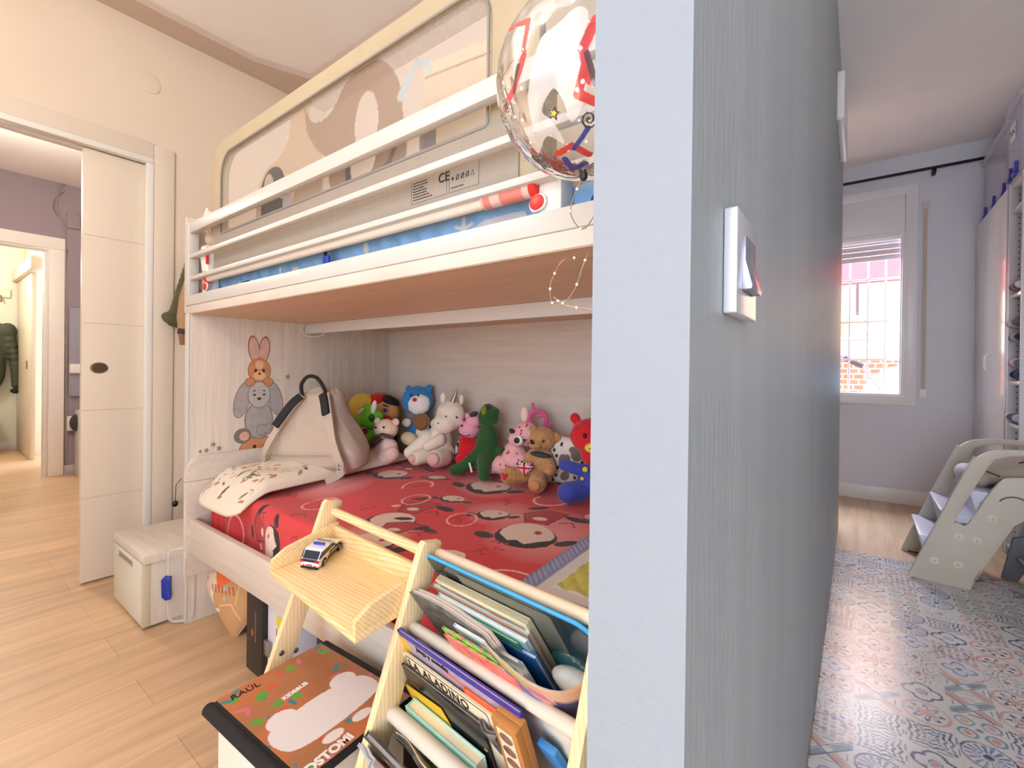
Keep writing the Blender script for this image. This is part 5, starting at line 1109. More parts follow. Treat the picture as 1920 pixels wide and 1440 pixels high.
def magazine(nm, lb, u0, u1, w, z, h, n, sp, cols, wave=.006, ph=0., grp=None):
    """stack of n soft wavy leaves"""
    t = thing(nm, lb, 'magazine', L(u0, vof(w, z), z), 0, grp)
    for k in range(n):
        V = np.zeros((6, 40, 3))
        for j in range(40):
            f = j/39; u = u0+(u1-u0)*f; wv = wave*math.sin(f*5.2+ph)*(1-.04*k)-(.012*max(0, f-.85)/.15)
            for i in range(6): V[i, j] = L(u, vof(w-k*sp+wv, z), z-.006*f*0)+DN*(h*i/5+.0015*(k % 3))
        C = np.ones(V.shape[:2]+(4,)); painted('cover' if k in (0, n-1) else 'leaf', V, C, cols[min(k, len(cols)-1)] if k < n-1 else cols[-1], t, thick=sp*.72)
    return t
lilac = cv_('lilac_grey_paper', (206, 192, 192), rough=.6); darkc = cv_('dark_photo_cover', (92, 92, 88), var=.6, vscale=40)
magazine('magazine_stack', 'bundle of wavy lilac and white magazines in the top pocket', .0-.018, -.262, .340, .622, .16, 7, .0028, [lilac, cv_('off_white_paper', (228, 222, 214)), lilac, cv_('off_white_paper', (228, 222, 214)), lilac, cv_('off_white_paper', (228, 222, 214)), darkc], .005)
magazine('newspaper', 'pale folded newspaper curling right of the magazine bundle', -.17, -.315, .326, .600, .15, 6, .0026, [cv_('grey_newsprint', (196, 200, 204)), cv_('newsprint_white', (222, 224, 224))], .004, 1.2)
book('exercise_book', 'white exercise book in front of the magazines', 'exercise book', -.150, -.300, .318, .612, .15, .005, cv_('bluish_white_cover', (214, 220, 232)), wpage, .0008)
for k, (c, lb) in enumerate((((122, 190, 60), 'lime green comic with a red stripe in the middle of the top pocket'), ((232, 112, 100), 'coral and green comic nearest the front rod of the top pocket'), ((222, 196, 70), 'yellow patterned comic between the white exercise book and the lime comic'))):
    w = (.304, .298, .310)[k]; b0 = -.135-.01*k
    t = book('comic_book', lb, 'comic', b0, -.305-.004*k, w, .606-.006*k, .13, .0045, cv_('comic_cover_%s' % ('green', 'coral', 'yellow')[k], c, var=.45, vscale=45), cv_('comic_pages', (216, 210, 190)), .001)
    b = MB(); r_ = random.Random(k)
    for i in range(6): b.slab(L(b0-.02-.024*i, vof(w, .606-.006*k), .6062-.006*k)+ZX*.0003, -UX*r_.uniform(.008, .014), VX*-.003, ZX*.0006)
    b.build('cover_marks', cv_('comic_mark_%d' % k if False else ('pink_mark', 'lime_mark', 'blue_mark')[k], ((240, 120, 130), (140, 200, 50), (110, 150, 200))[k]), t)
# curved picture book hanging over the right side
t = thing('bent_picture_book', 'bent softback with white inside and colourful cover, rightmost in the top pocket', 'book', L(-.27, vof(.300, .622), .622))
P = smooth_path([(-.262, .302, .640, 0), (-.30, .298, .625, 0), (-.345, .300, .61, 0), (-.385, .318, .605, 0), (-.400, .345, .61, 0)] and [Vector((-.262, .302, .640)), Vector((-.30, .296, .628)), Vector((-.345, .296, .612)), Vector((-.380, .310, .606)), Vector((-.398, .340, .612))], 8)
for nm, off, mt_ in (('inside_page', .0014, wpage), ('cover', 0, None)):
    n = len(P); V = np.zeros((16, n, 3)); A_, B_ = np.meshgrid(np.arange(n)/(n-1), np.linspace(0, .12, 16))
    for j, p in enumerate(P):
        for i in range(16): V[i, j] = L(p.x, vof(p.y+off, p.z), p.z)+DN*(.12*i/15)
    R_ = Ras(A_*.2, B_, (206, 160, 130)); R_.poly([(0, 0), (.13, 0), (.2, .02), (.2, .06), (.09, .05), (0, .04)], (206, 164, 134)); R_.poly([(0, .02), (.06, .028), (.12, .055), (.2, .07), (.2, .12), (0, .12)], (84, 92, 158)); R_.ell(.05, .016, .045, .012, .1, (176, 180, 80)); R_.ell(.1, .03, .02, .01, 0, (190, 90, 130)); R_.ell(.15, .045, .03, .02, 0, (70, 66, 100))
    C = R_.C if mt_ is None else np.ones(V.shape[:2]+(4,)); painted(nm, V, C, mt_ or MC('printed_cover', .35), t, thick=.0012)
# crumpled white bag with teal film at the right bottom of the pocket
t = thing('crumpled_bag', 'crumpled white and teal plastic bag sunk in the right of the top pocket', 'bag', L(-.36, .04, .55))
b = MB(); b.ell(tuple(L(-.355, .045, .565)), (.045, .022, .018), (0, .1, 0)); b.build('bag', M('crumpled_white_film', (226, 230, 230), .4, bump=4, bscale=30), t, mods=(('DISPLACE', dict(strength=.0)),))
b = MB(); b.ell(tuple(L(-.34, .07, .575)), (.05, .015, .018), (0, .1, 0)); b.build('teal_film', M('teal_film', (32, 80, 84), .25, bump=3, bscale=30), t)

# second pocket
pur = cv_('purple_edge_cover', (58, 50, 150)); t = book('story_book', 'large purple-edged story book with a lilac cover in the middle pocket', 'book', -.0-.015, -.325, .272, .560, .17, .007, pur, cv_('lilac_pages', (214, 200, 204)), .0018, ang=20)
p = L(-.015, vof(.272, .560), .560)+N2*.0072
X, Y, V = plane_grid(tuple(p+D2*.010), tuple(-UX), tuple(D2), .300, .155, .003); R_ = Ras(X, Y, (166, 158, 178)); R_.line([(.0, .0), (.0, .15)], .03, (96, 150, 50)); R_.ell(.01, .03, .02, .03, .3, (214, 176, 50)); R_.ell(.016, .07, .014, .03, .3, (190, 60, 40)); R_.line([(.13, .012), (.3, .03)], .006, (220, 90, 60))
for i in range(40): R_.ell(rng.uniform(.05, .29), rng.uniform(.0, .15), rng.uniform(.004, .02), rng.uniform(.003, .01), rng.uniform(0, 3), [(180, 174, 196), (140, 132, 156), (200, 150, 150)][i % 3], mix=.6)
painted('printed_front', V, R_.C, MC('printed_cover', .35), t)
tx = cv_('black_print_ink', (20, 18, 20)); text('Juega y escucha', .0135, tx, p+D2*.020-UX*.055+N2*.0006, -UX, -D2, t, bold=.03, spacing=1.05)
book('orange_booklet', 'thin orange-edged booklet slipped in front of the purple story book', 'booklet', -.20, -.295, .2585, .535, .12, .004, cv_('vermilion_cover', (226, 92, 50)), wpage, .001, ang=20)
t = book('tale_book', 'cream titled tale book in the middle pocket, in front of the purple one', 'book', -.030, -.265, .2518, .523, .15, .004, cv_('cream_title_cover', (224, 212, 182)), wpage, .001, ang=20)
p = L(-.030, vof(.2518, .523), .523)+N2*.0044
b = MB()
o = rrect(.006, .225, -.05, -.004, .006)
b.tube([p-UX*x-D2*y for x, y in o], .0006, 5, True); b.build('title_frame', tx, t)
text('LA ALADINO', .026, tx, p+D2*.0275-UX*.012+N2*.0004, -UX, -D2, t, bold=.0, spacing=1.12)
book('white_magazine', 'thin black glossy magazine with white edge in the middle pocket below the titled tale book', 'magazine', -.022, -.240, .238, .495, .14, .0035, cv_('black_gloss_cover', (34, 34, 38), rough=.18), wpage, .0006, ang=20)
t = book('wooden_game_box', 'golden brown box with round pictures on its side in the middle pocket', 'game box', -.283, -.332, .266, .550, .15, .024, cv_('golden_brown_board', (180, 122, 62), var=.1), cv_('golden_board_core', (190, 134, 72)), .0118, ang=20)
p = L(-.283, vof(.266, .550), .550)+N2*.0243
b = MB(); b.slab(p-UX*.008+D2*.012, -UX*.032, D2*.13, N2*.0005); b.build('strip', cv_('cream_strip', (224, 214, 186)), t)
b = MB()
for i in range(5): b.prism([(.013*math.cos(k*PI/10), .009*math.sin(k*PI/10)) for k in range(20)], p-UX*.024+D2*(.026+i*.025)+N2*.0005, -UX, -D2, N2*.0006)
b.build('round_pictures', cv_('round_picture_print', (130, 92, 76), var=.6, vscale=70), t)
magazine('rolled_magazine', 'dark glossy magazine bending over behind the golden box', -.235, -.285, .240, .50, .15, 4, .002, [cv_('grey_violet_gloss', (128, 124, 140), rough=.2, var=.3, vscale=25), darkc], .006, 2.2)
t = thing('blue_plastic_folder', 'light blue plastic folder hanging at the right end below the middle rod', 'folder', L(-.33, .0, .5)); b = MB(); b.slab(L(-.325, vof(.272, .50), .50), -UX*.035, DN*.16, NF*.012, .003); b.build('sleeve', cv_('blue_plastic_film', (70, 140, 204), rough=.2, bump=1, bscale=20), t)
# third pocket
t = book('mint_book', 'thick mint green hardback leaning in front of the yellow folder', 'book', -.040, -.232, .214, .430, .15, .022, cv_('mint_cover', (160, 212, 200)), cv_('cream_page_block', (230, 218, 184)), .0025, ang=14)
D3, N3 = dirs(14)
p = L(-.04, vof(.214, .430), .430)+N3*.0222; b = MB(); b.prism([(.03*math.cos(k*PI/12), .014*math.sin(k*PI/12)) for k in range(24)], p-UX*.11+D3*.035, -UX, -D3, N3*.0005); b.build('title_print', cv_('tan_title_print', (196, 186, 140)), t)
t = thing('yellow_folder', 'mustard yellow card folder standing behind the mint book', 'folder', L(-.01, .0, .44)); b = MB(); b.prism([(0, 0), (.115, .012), (.185, -.115), (.03, -.10)], L(-.012, vof(.2205, .445), .445), -UX, -D2, N2*.001); b.build('card', cv_('mustard_card', (214, 176, 40), rough=.6), t)
t = thing('black_folder', 'shiny black folder behind the mustard yellow one', 'folder', L(-.1, .0, .44)); b = MB(); b.slab(L(-.085, vof(.246, .45), .45), -UX*.13, DN*.13, NF*.003, .001); b.build('card', cv_('black_gloss_film', (28, 28, 32), rough=.15, bump=.6, bscale=15), t)
t = thing('blue_yellow_toy', 'small blue and yellow paper toy peeking out right of the mint book', 'paper toy', L(-.225, 0, .43)); b = MB(); b.slab(L(-.205, vof(.228, .445), .445), -UX*.03, DN*.08, NF*.006, .002); b.build('body', cv_('blue_paper', (40, 110, 180)), t); b = MB(); b.slab(L(-.226, vof(.222, .438), .438), -UX*.008, DN*.06, NF*.003, .001); b.build('yellow_edge', cv_('yellow_paper', (222, 212, 60)), t)
for k, (u0, u1, w, z, c, nm, lb) in enumerate(((-.03, -.12, .205, .395, (40, 140, 80), 'green_booklet', 'green booklet with red edge under the lowest visible rod'), (-.05, -.16, .192, .372, (222, 206, 40), 'yellow_booklet', 'bright yellow booklet under the lowest visible rod'), (-.03, -.09, .215, .405, (178, 52, 44), 'red_booklet', 'red booklet tucked against the rack side under the lowest rod'), (-.02, -.10, .170, .362, (150, 190, 180), 'aqua_booklet', 'aqua booklet at the very front of the lower pocket'))):
    book(nm, lb, 'booklet', u0, u1, w, z, .12, .007, cv_(nm+'_cover', c, var=.15, vscale=40), wpage, .001)
t = book('black_comic', 'black comic album with a round skin-toned picture at the bottom edge of the rack', 'book', -.014, -.13, .130, .400, .13, .012, cv_('black_album_cover', (36, 34, 38), rough=.25), cv_('grey_page_edge', (150, 148, 146)), .003)
p = L(-.014, vof(.130, .400), .400)+NF*.0122; b = MB(); b.prism([(.02*math.cos(k*PI/12), .03*math.sin(k*PI/12)) for k in range(24)], p-UX*.052+DN*.05, -UX, -DN, NF*.0005); b.build('picture', cv_('peach_print', (206, 150, 124)), t)
magazine('curled_notebook', 'beige curled notebook behind the black album', -.045, -.17, .155, .392, .12, 3, .003, [cv_('peach_card', (224, 190, 150)), darkc], .005, .5)
magazine('loose_sheets', 'sheaf of loose white sheets in front of the black album', .0, -.06, .112, .375, .09, 6, .002, [wpage, cv_('grey_newsprint', (196, 200, 204))], .003, 1.)

# storage stool under the tray -------------------------------------------------
SA = math.radians(2.5); so2 = Vector((-1.062, .383, 0)); SX = Vector((math.cos(SA), math.sin(SA), 0)); SY = Vector((-.06, .998, 0)).normalized()
st = thing('storage_stool', 'cloth storage box with colourful brown lid and black rim under the rack tray', 'storage box', so2+SX*.17+SY*.13)
b = MB(); b.slab(so2+SX*.012+SY*.012+ZX*.0, SX*.30, SY*.24, ZX*.335, .004); b.build('body', M('cream_box_cloth', (226, 218, 204), .9, bump=.3), st)
b = MB(); b.slab(so2+ZX*.332, SX*.325, SY*.268, ZX*.0215, .004); lid = b.build('lid', M('black_rim_cloth', (24, 24, 26), .85, bump=.5, bscale=60), st)
b = MB(); b.tube([so2+ZX*.343+SX*.0, so2+ZX*.343+SX*.325], .0135, 12); b.build('rim', M('black_rim_cloth', (24, 24, 26), .85), st); b = MB(); b.tube([so2+ZX*.343+SY*.268, so2+ZX*.343+SX*.325+SY*.268], .0115, 12); b.build('rim', M('black_rim_cloth', (24, 24, 26), .85), st)
X, Y, V = plane_grid(tuple(so2+SY*.013+ZX*.3548), tuple(SX), tuple(SY), .325, .243, .0016)
R_ = Ras(X, Y, (168, 112, 74)); r_ = random.Random(8)
for _ in range(14): R_.soft(r_.uniform(-.02, .33), r_.uniform(-.02, .25), r_.uniform(.03, .08), (214, 112, 64) if _ % 2 else (150, 104, 70), .55)
for i in range(60):
    x, y, k = r_.uniform(0, .325), r_.uniform(0, .243), r_.randrange(5); c = ((92, 160, 60), (44, 132, 142), (206, 112, 122), (206, 84, 56), (222, 120, 60))[k]
    if k == 0: R_.ell(x, y, .012, .010, r_.uniform(0, 3), c)
    elif k == 4: R_.ell(x, y, .004, .003, 0, (44, 132, 142))
    else:
        a = r_.uniform(0, 3); R_.line([(x, y), (x+.016*math.cos(a), y+.016*math.sin(a))], .009, c)
wh = (226, 222, 222)
# plain rounded cloud shapes
R_.poly([tuple(q)[:2] for q in smooth_path([(.178, .02, 0), (.166, .08, 0), (.164, .14, 0), (.178, .215, 0), (.21, .232, 0), (.245, .225, 0), (.258, .19, 0), (.264, .13, 0), (.264, .06, 0), (.25, .018, 0), (.21, .006, 0)], 8, True)], wh)
R_.ell(.166, .050, .026, .030, .2, wh); R_.ell(.166, .190, .026, .030, .2, wh)
R_.ell(.283, .085, .012, .022, 0, wh); R_.ell(.283, .150, .012, .022, 0, wh)
top_ = painted('lid_print', V, R_.C, MC('printed_lid_board', .45), lid)
def lt(s_, size, mat_, x, y, ang, **k):
    e = SX*math.cos(ang)+SY*math.sin(ang); f = ZX.cross(e); text(s_, size, mat_, so2+SY*.013+SX*x+SY*y+ZX*.3552, e, f, lid, **k)
white_ink = cv_('white_lid_ink', (236, 232, 230)); lt('KIDS&US', .0150, white_ink, .118, .082, math.radians(96), bold=.05)
lt('KIDSTOMI', .026, white_ink, .322, -.012, math.radians(92), bold=.045); lt('RAÚL', .024, tx, .030, .018, math.radians(88), bold=.01, shear=.1); lt('my', .007, cv_('pink_lid_ink', (226, 120, 110)), .126, .080, math.radians(96), bold=.02)
# ================================================================== right room
def rug():
    x0, x1, y0, y1 = -.098, 1.02, .55, 3.385; T = .1185; step = .0034
    xs = np.arange(x0, x1, step); ys = np.arange(y0, y1, step); X, Y = np.meshgrid(xs, ys)
    gx, gy = np.floor((X-x0+.02)/T).astype(int), np.floor((Y-y0)/T).astype(int)
    u = ((X-x0+.02)/T-gx)*2-1; v = ((Y-y0)/T-gy)*2-1
    hsh = np.random.RandomState(21).permutation(9*60)[(gy*13+gx) % 540] % 9
    r = np.hypot(u, v); th = np.arctan2(v, u); au, av = np.abs(u), np.abs(v)
    C = np.ones(X.shape+(4,)); C[..., :3] = lin((216, 212, 210))
    navy, pink, blue, red, grey, teal = [np.array(lin(c)) for c in ((62, 70, 108), (206, 152, 136), (92, 118, 170), (160, 72, 60), (120, 116, 122), (110, 140, 150))]
    def put(k, mk, c):
        C[(hsh == k) & mk, :3] = c
    edge = np.maximum(au, av)
    # 0 quatrefoil outlines
    q = np.minimum(np.hypot(au-.42, v), np.hypot(u, av-.42)); put(0, (q > .34) & (q < .48) & (edge < .95), navy); put(0, r < .16, pink); put(0, (r > .2) & (r < .27), blue)
    # 1 diagonal strips
    d1, d2 = np.abs(u-v), np.abs(u+v); put(1, (d1 < .34) & (d1 > .27), navy); put(1, (d2 < .34) & (d2 > .27), navy); put(1, (d1 < .24) & (r > .3), teal); put(1, (d2 < .24) & (r > .3), pink)
    put(1, ((edge % .24) < .07) & (d1 > .5) & (d2 > .5), grey)
    # 2 star
    s = .55+.22*np.cos(8*th); put(2, r < s, red*.0+navy); put(2, r < s*.72, np.array(lin((222, 214, 204)))); put(2, r < s*.5, pink); put(2, (r > .86) & (r < 1.0), pink)
    # 3 flower petals
    s = .35+.4*np.abs(np.cos(2*th)); put(3, np.abs(r-s) < .07, blue); put(3, (r < s-.12), np.array(lin((206, 206, 212)))); put(3, r < .15, navy); put(3, np.abs(r-1.15) < .08, pink)
    # 4 nested zigzag squares
    z_ = np.maximum(au, av)+.12*np.abs(np.sin(4*th)); put(4, (z_ % .26) < .11, navy)
    # 5 blots
    s = np.sin(u*9)*np.sin(v*9); put(5, s > .35, pink); put(5, s < -.55, blue); put(5, np.abs(r-.7) < .05, grey)
    # 6 sunburst
    put(6, (np.sin(th*16) > .1) & (r > .28) & (r < .85), blue); put(6, r < .2, navy); put(6, np.abs(r-.95) < .05, navy)
    # 7 curls
    s = np.abs(np.sin(3*r*3+2*np.sin(2*th)**2*3)); put(7, (s < .32) & (r < 1.1), grey); put(7, r < .14, red)
    # 8 lattice leaves
    q = np.hypot(au-.5, av-.5); put(8, (q < .4) & (q > .28), teal); put(8, q < .18, pink); put(8, r < .14, navy)
    g_ = edge > .975; C[g_, :3] = lin((206, 200, 194))
    # printed wear
    n = np.zeros(X.shape)
    for k in range(6): a, f = rng.uniform(0, 3), rng.uniform(20, 90); n += np.sin((X*math.cos(a)+Y*math.sin(a))*f+rng.uniform(0, 6)+2*np.sin(X*13+k))
    w = np.clip(.12+.05*n, 0, .45)[..., None]; C[..., :3] = C[..., :3]*(1-w)+np.array(lin((226, 220, 210)))*w
    V = np.stack([X, Y, np.full(X.shape, .0035)], -1)
    o = painted('vinyl_rug', V, C, MC('vinyl_tile_print', .24, .12, 40), thick=.003)
    return tag(o, 'vinyl rug printed with small old-style patterned tiles on the floor right of the partition', 'rug')
rug()
# light switch -----------------------------------------------------------------
silver = M('satin_aluminium_plastic', (204, 206, 212), .28, .35); silver2 = M('satin_plastic_dark_face', (150, 150, 162), .25, .5)
sw = thing('light_switch', 'silver square light switch with a tilted rocker on the grey partition', 'light switch', (-.10, .497, 1.105))
b = MB(); b.prism(rrect(.450, .546, 1.104, 1.200, .002), (-.0995, 0, 0), (0, 1, 0), (0, 0, 1), (.0115, 0, 0), .0012); b.build('plate', silver, sw)
b = MB(); b.prism([(-.001, 1.178), (-.001, 1.128), (.0085, 1.128), (.0095, 1.131), (.0035, 1.155), (.0035, 1.178)], (-.0885, .472, 0), (1, 0, 0), (0, 0, 1), (0, .052, 0), .0006); b.build('rocker', silver2, sw)
MB().box(-.0885, -.0879, .472, .524, 1.1275, 1.129).build('gap', M('dark_gap', (30, 30, 34), .6), sw)
# toddler step stool -----------------------------------------------------------
beige_pl = M('beige_plastic', (206, 196, 178), .45, bump=.15, bscale=200); greypl = M('dark_grey_plastic', (92, 92, 98), .5); bluew = M('white_blue_plastic', (206, 208, 226), .4)
stl = thing('step_stool', 'beige plastic toddler step stool with arched handrails standing at the edge of the vinyl rug', 'step stool', (.6, 3.38, 0))
pan = [(.222, .030), (.236, .010), (.262, .004), (.425, .002), (.446, .012), (.50, .13), (.572, .300), (.60, .352), (.655, .392), (.72, .400), (.80, .392), (.852, .352), (.895, .27), (.985, .012), (1.01, .002), (1.12, .004), (1.14, .02), (1.13, .05),
       (1.03, .45), (.99, .53), (.92, .565), (.80, .575), (.72, .582), (.60, .580), (.53, .567), (.478, .520), (.44, .43), (.425, .395), (.405, .375), (.388, .39), (.47, .585), (.512, .632), (.57, .652), (.66, .658), (.78, .656), (.80, .665), (.79, .69), (.72, .70), (.60, .700), (.515, .688), (.455, .650), (.42, .585)]
def stool_panel(y):
    # side with the arched handrail: closed slot between rail and body
    out = [(.222, .030), (.236, .010), (.262, .004), (.425, .002), (.446, .012), (.572, .300), (.60, .352), (.655, .392), (.74, .400), (.82, .388), (.865, .34), (.985, .012), (1.01, .002), (1.12, .004), (1.14, .025), (1.13, .06), (.99, .50), (.93, .565), (.88, .60), (.84, .665), (.77, .70), (.60, .702), (.515, .688), (.462, .650), (.43, .600)]
    slot = [(.410, .318), (.436, .322), (.50, .47), (.545, .545), (.585, .568), (.70, .575), (.80, .570), (.815, .60), (.79, .655), (.74, .672), (.60, .672), (.545, .655), (.505, .615), (.395, .345), (.395, .325)]
    b = MB(); b.prism([tuple(p)[:2] for p in smooth_path([(x, z, 0) for x, z in out], 3, True)], (0, y, 0), (1, 0, 0), (0, 0, 1), (0, .022, 0), .004, 2, holes=([tuple(p)[:2] for p in smooth_path([(x, z, 0) for x, z in slot], 3, True)],))
    return b.build('side_panel', beige_pl, stl)
pn = [stool_panel(3.14), stool_panel(3.60)]
for x, z in ((.315, .113), (.402, .114), (.404, .252), (.468, .248), (.519, .365)):
    b = MB(); b.lathe([(0, .0), (.018, .0), (.018, .002), (.016, .003), (0, .003)], (x, 3.14, z), 24, Matrix.Rotation(PI/2, 4, 'X')); d_ = b.build('screw_cap', M('pale_cap_plastic', (222, 216, 196), .5), pn[0])
    b = MB(); b.slab((x-.010, 3.1365, z-.0008), (.02, 0, 0), (0, .0006, 0), (0, 0, .0016)); b.slab((x-.0008, 3.1365, z-.010), (.0016, 0, 0), (0, .0006, 0), (0, 0, .02)); b.build('cross_mark', M('cap_cross_line', (150, 144, 126), .7), d_)
b = MB(); b.tube([(.56+.055*math.cos(a)+.03, 3.139, .43+.05*math.sin(a)) for a in [PI*.25+i*PI*.6/8 for i in range(9)]], .004, 6); b.build('curved_slot', M('slot_shadow_plastic', (120, 112, 98), .7), pn[0])
for z, x0, x1, dz in ((.14, .258, .42, .085), (.285, .335, .50, .08), (.40, .44, .80, .05)):
    b = MB(); b.prism([(x0, z+.085), (x0+.012, z+.088), (x1, z+.06), (x1, z+.035), (x0+.04, z+.03), (x0+.05, z-.05), (x0+.035, z-.06)], (0, 3.16, 0), (1, 0, 0), (0, 0, 1), (0, .442, 0), .004); b.build('tread', bluew, stl)
b = MB(); b.box(.245, .42, 3.145, 3.16, 0, .006); b.box(.245, .42, 3.60, 3.62, 0, .006); b.build('rubber_foot', M('black_tyre', (20, 20, 22), .7), stl)
# bag resting on the stool
t = thing('cloth_bag', 'beige cloth bag with black marks lying on top of the step stool', 'bag', (.66, 3.40, .47))
b = MB(); b.ell((.64, 3.38, .575), (.16, .17, .085), (0, -.25, 0)); b.ell((.50, 3.38, .535), (.075, .15, .06), (0, -.7, 0)); b.build('body', M('beige_bag_cloth', (176, 162, 148), .8, bump=1.5, bscale=9), t, mods=RM(.008, 6))
b = MB(); b.ell((.462, 3.36, .535), (.05, .12, .055), (0, -.7, 0)); b.build('light_end', M('pale_blue_bag_cloth', (204, 206, 224), .6, bump=1, bscale=12), t)
b = MB(); b.tube(smooth_path([(.47, 3.235, .475), (.55, 3.215, .485), (.64, 3.21, .53), (.72, 3.22, .59)], 5), .003, 6); b.build('seam', M('brown_piping', (110, 92, 80), .8), t)
b = MB(); b.slab((.505, 3.225, .575), (.05, -.01, -.02), (0, .003, 0), (0, 0, .006)); b.slab((.615, 3.205, .63), (.04, 0, .02), (0, .003, 0), (0, 0, .006)); b.build('black_marks', M('black_print', (26, 24, 26), .7), t)
# grey folding step behind
t = thing('grey_folding_step', 'dark grey plastic step with a shiny rod behind the beige stool', 'folding step', (.9, 3.5, 0))
b = MB(); b.prism([(.60, .005), (.66, .0), (.72, .14), (.74, .25), (.64, .22)], (0, 3.42, 0), (1, 0, 0), (0, 0, 1), (0, .02, 0), .003); b.prism([(.69, .10), (.80, .0), (.86, .0), (.80, .3), (.70, .32)], (0, 3.40, 0), (1, 0, 0), (0, 0, 1), (0, .02, 0), .003); b.build('frame', greypl, t)
b = MB(); b.tube([(.655, 3.39, .13), (.70, 3.36, .085), (.80, 3.32, .02)], .012, 10); b.build('rod', M('chrome_rod', (190, 190, 200), .2, .9), t)
# wardrobe ------------------------------------------------------------------
wl = M('wardrobe_white_lacquer', (226, 218, 212), .18, coat=.4); wi = M('wardrobe_side_white', (214, 214, 218), .4)
wd = thing('wardrobe', 'tall white wardrobe with a glossy door in the far right corner of the room', 'wardrobe', (1.0, 4.41, 0))
b = MB(); b.box(.715, 1.298, 3.955, 4.875, 0, 2.17, .002); b.build('body', wi, wd)
dr = MB().box(.695, .713, 3.975, 4.87, .06, 2.165, .002).build('door', wl, wd)
b = MB(); b.tube(smooth_path([(.695, 4.335, 1.08), (.672, 4.335, 1.09), (.668, 4.335, 1.135), (.672, 4.335, 1.18), (.695, 4.335, 1.19)], 5), .006, 8); b.build('handle', M('white_handle', (236, 232, 228), .3), dr)
MB().box(.70, .716, 3.955, 3.974, 0, 2.17, .001).build('edge_strip', M('grey_edge_strip', (176, 178, 186), .3, .3), wd)
sh = thing('open_shelving', 'white open shelving unit with drilled sides beside the wardrobe at the right edge', 'shelving unit', (1.0, 3.8, 0))
b = MB(); b.box(.70, 1.298, 3.920, 3.945, 0, 2.17, .001); b.box(.70, 1.298, 3.655, 3.672, 0, 2.17, .001); b.mi = 1
for i in range(60): b.box(.735, .741, 3.9175, 3.9205, .1+i*.034, .1055+i*.034)
b.build('side', [wi, M('peg_hole_dark', (50, 50, 56), .8)], sh)
MB().box(1.28, 1.298, 3.672, 3.92, 0, 2.17).build('back', wi, sh)
for z in (.05, .755, 1.02-.02, 1.5, 1.995, 2.15): MB().box(.705, 1.28, 3.672, 3.92, z, z+.02, .001).build('shelf', wl, sh)
cols = [((232, 226, 220), 'white'), ((84, 78, 122), 'violet'), ((40, 38, 48), 'black'), ((206, 140, 150), 'pink'), ((120, 116, 130), 'grey'), ((196, 196, 214), 'lilac'), ((64, 72, 120), 'navy')]
k = 0
for z0, n, in ((.775, 5), (1.02, 4), (1.10, 4), (1.245, 4), (1.52, 5), (1.33, 3)):
    for i in range(n):
        c, cn = cols[(k*3+i) % 7]; lvl = {.775: 'lowest', 1.02: 'second', 1.10: 'second', 1.245: 'second', 1.33: 'second', 1.52: 'third'}[z0]
        r = .034; zz = z0+r
        if z0 in (1.10, 1.245, 1.33): zz = z0-.015+r
        y = 3.885-i*.055+(.02 if k % 2 else 0)
        if y < 3.70 or y > 3.885: y = 3.80
        t = thing('rolled_garment', '%s rolled garment, number %d from the wardrobe in a row of the %s shelf' % (cn, i+1, lvl) if False else 'rolled %s garment stacked on the open shelving beside the wardrobe' % cn, 'garment', (.775, y, zz-r), .1*(i-2), 'rolled garments on the open shelving')
        b = MB(); b.ell((0, 0, r), (.085, .030, .032), (0, .1*(i % 3), .15*(i-2)), sub=3); b.ell((-.05, 0, r+.004), (.042, .027, .027), sub=3); b.build('roll', M('garment_%s_knit' % cn, c, .95, bump=1.4, bscale=40, sheen=.2), t, local=True, mods=RM(.006, 3))
        k += 1
# bins on the wardrobe ---------------------------------------------------------------
def clear(name, rgb, a, rough=.25):
    return M(name, rgb, rough, alpha=a, bump=.2, bscale=20)
cb_ = clear('frosted_clear_plastic', (222, 218, 232), .42); clip = M('violet_clip', (64, 56, 160), .35)
for x0, x1, y0, y1, lb in ((.70, 1.25, 4.05, 4.82, 'frosted clear storage tub with violet clips on the wardrobe next to the window wall'), (.68, 1.25, 3.66, 4.02, 'frosted clear storage tub with a white sticker above the open shelving')):
    t = thing('storage_tub', lb, 'storage tub', ((x0+x1)/2, (y0+y1)/2, 2.172), 0, 'storage tubs on the wardrobe')
    b = MB(); b.prism(rrect(x0+.02, x1-.02, y0+.02, y1-.02, .03), (0, 0, 2.174), (1, 0, 0), (0, 1, 0), (0, 0, .42), .004); b.build('tub', cb_, t)
    b = MB(); b.prism(rrect(x0+.005, x1-.005, y0+.005, y1-.005, .03), (0, 0, 2.594), (1, 0, 0), (0, 1, 0), (0, 0, .03), .006); b.build('cover', cb_, t)
    for i in range(3 if y1-y0 > .5 else 2):
        y = y0+.12+(y1-y0-.24)*i/(2 if y1-y0 > .5 else 1); b = MB(); b.prism([(0, 0), (.018, 0), (.012, .07), (0, .06)], (x0+.004, y-.03, 2.19), (0, 1, 0), (0, 0, 1), (-.0, 0, 0) if False else (.016, 0, 0), .002); b.prism([(0, 0), (.05, 0), (.05, .02), (0, .02)], (x0+.0, y-.03, 2.176), (0, 1, 0), (0, 0, 1), (.016, 0, 0), .002); b.build('clip', clip, t)
    b = MB(); b.ell(((x0+x1)/2, (y0+y1)/2, 2.30), ((x1-x0)*.4, (y1-y0)*.4, .11)); b.build('contents', M('tub_contents_cloth', (196, 176, 184), .9, var=.25, vscale=9), t)
b = MB(); b.box(.692, .695, 3.80, 3.90, 2.40, 2.50, .001); t = b.build('tub_label', M('white_sticker', (232, 230, 232), .6)); tag(t, 'white handwritten sticker on the front of the nearer storage tub', 'sticker')
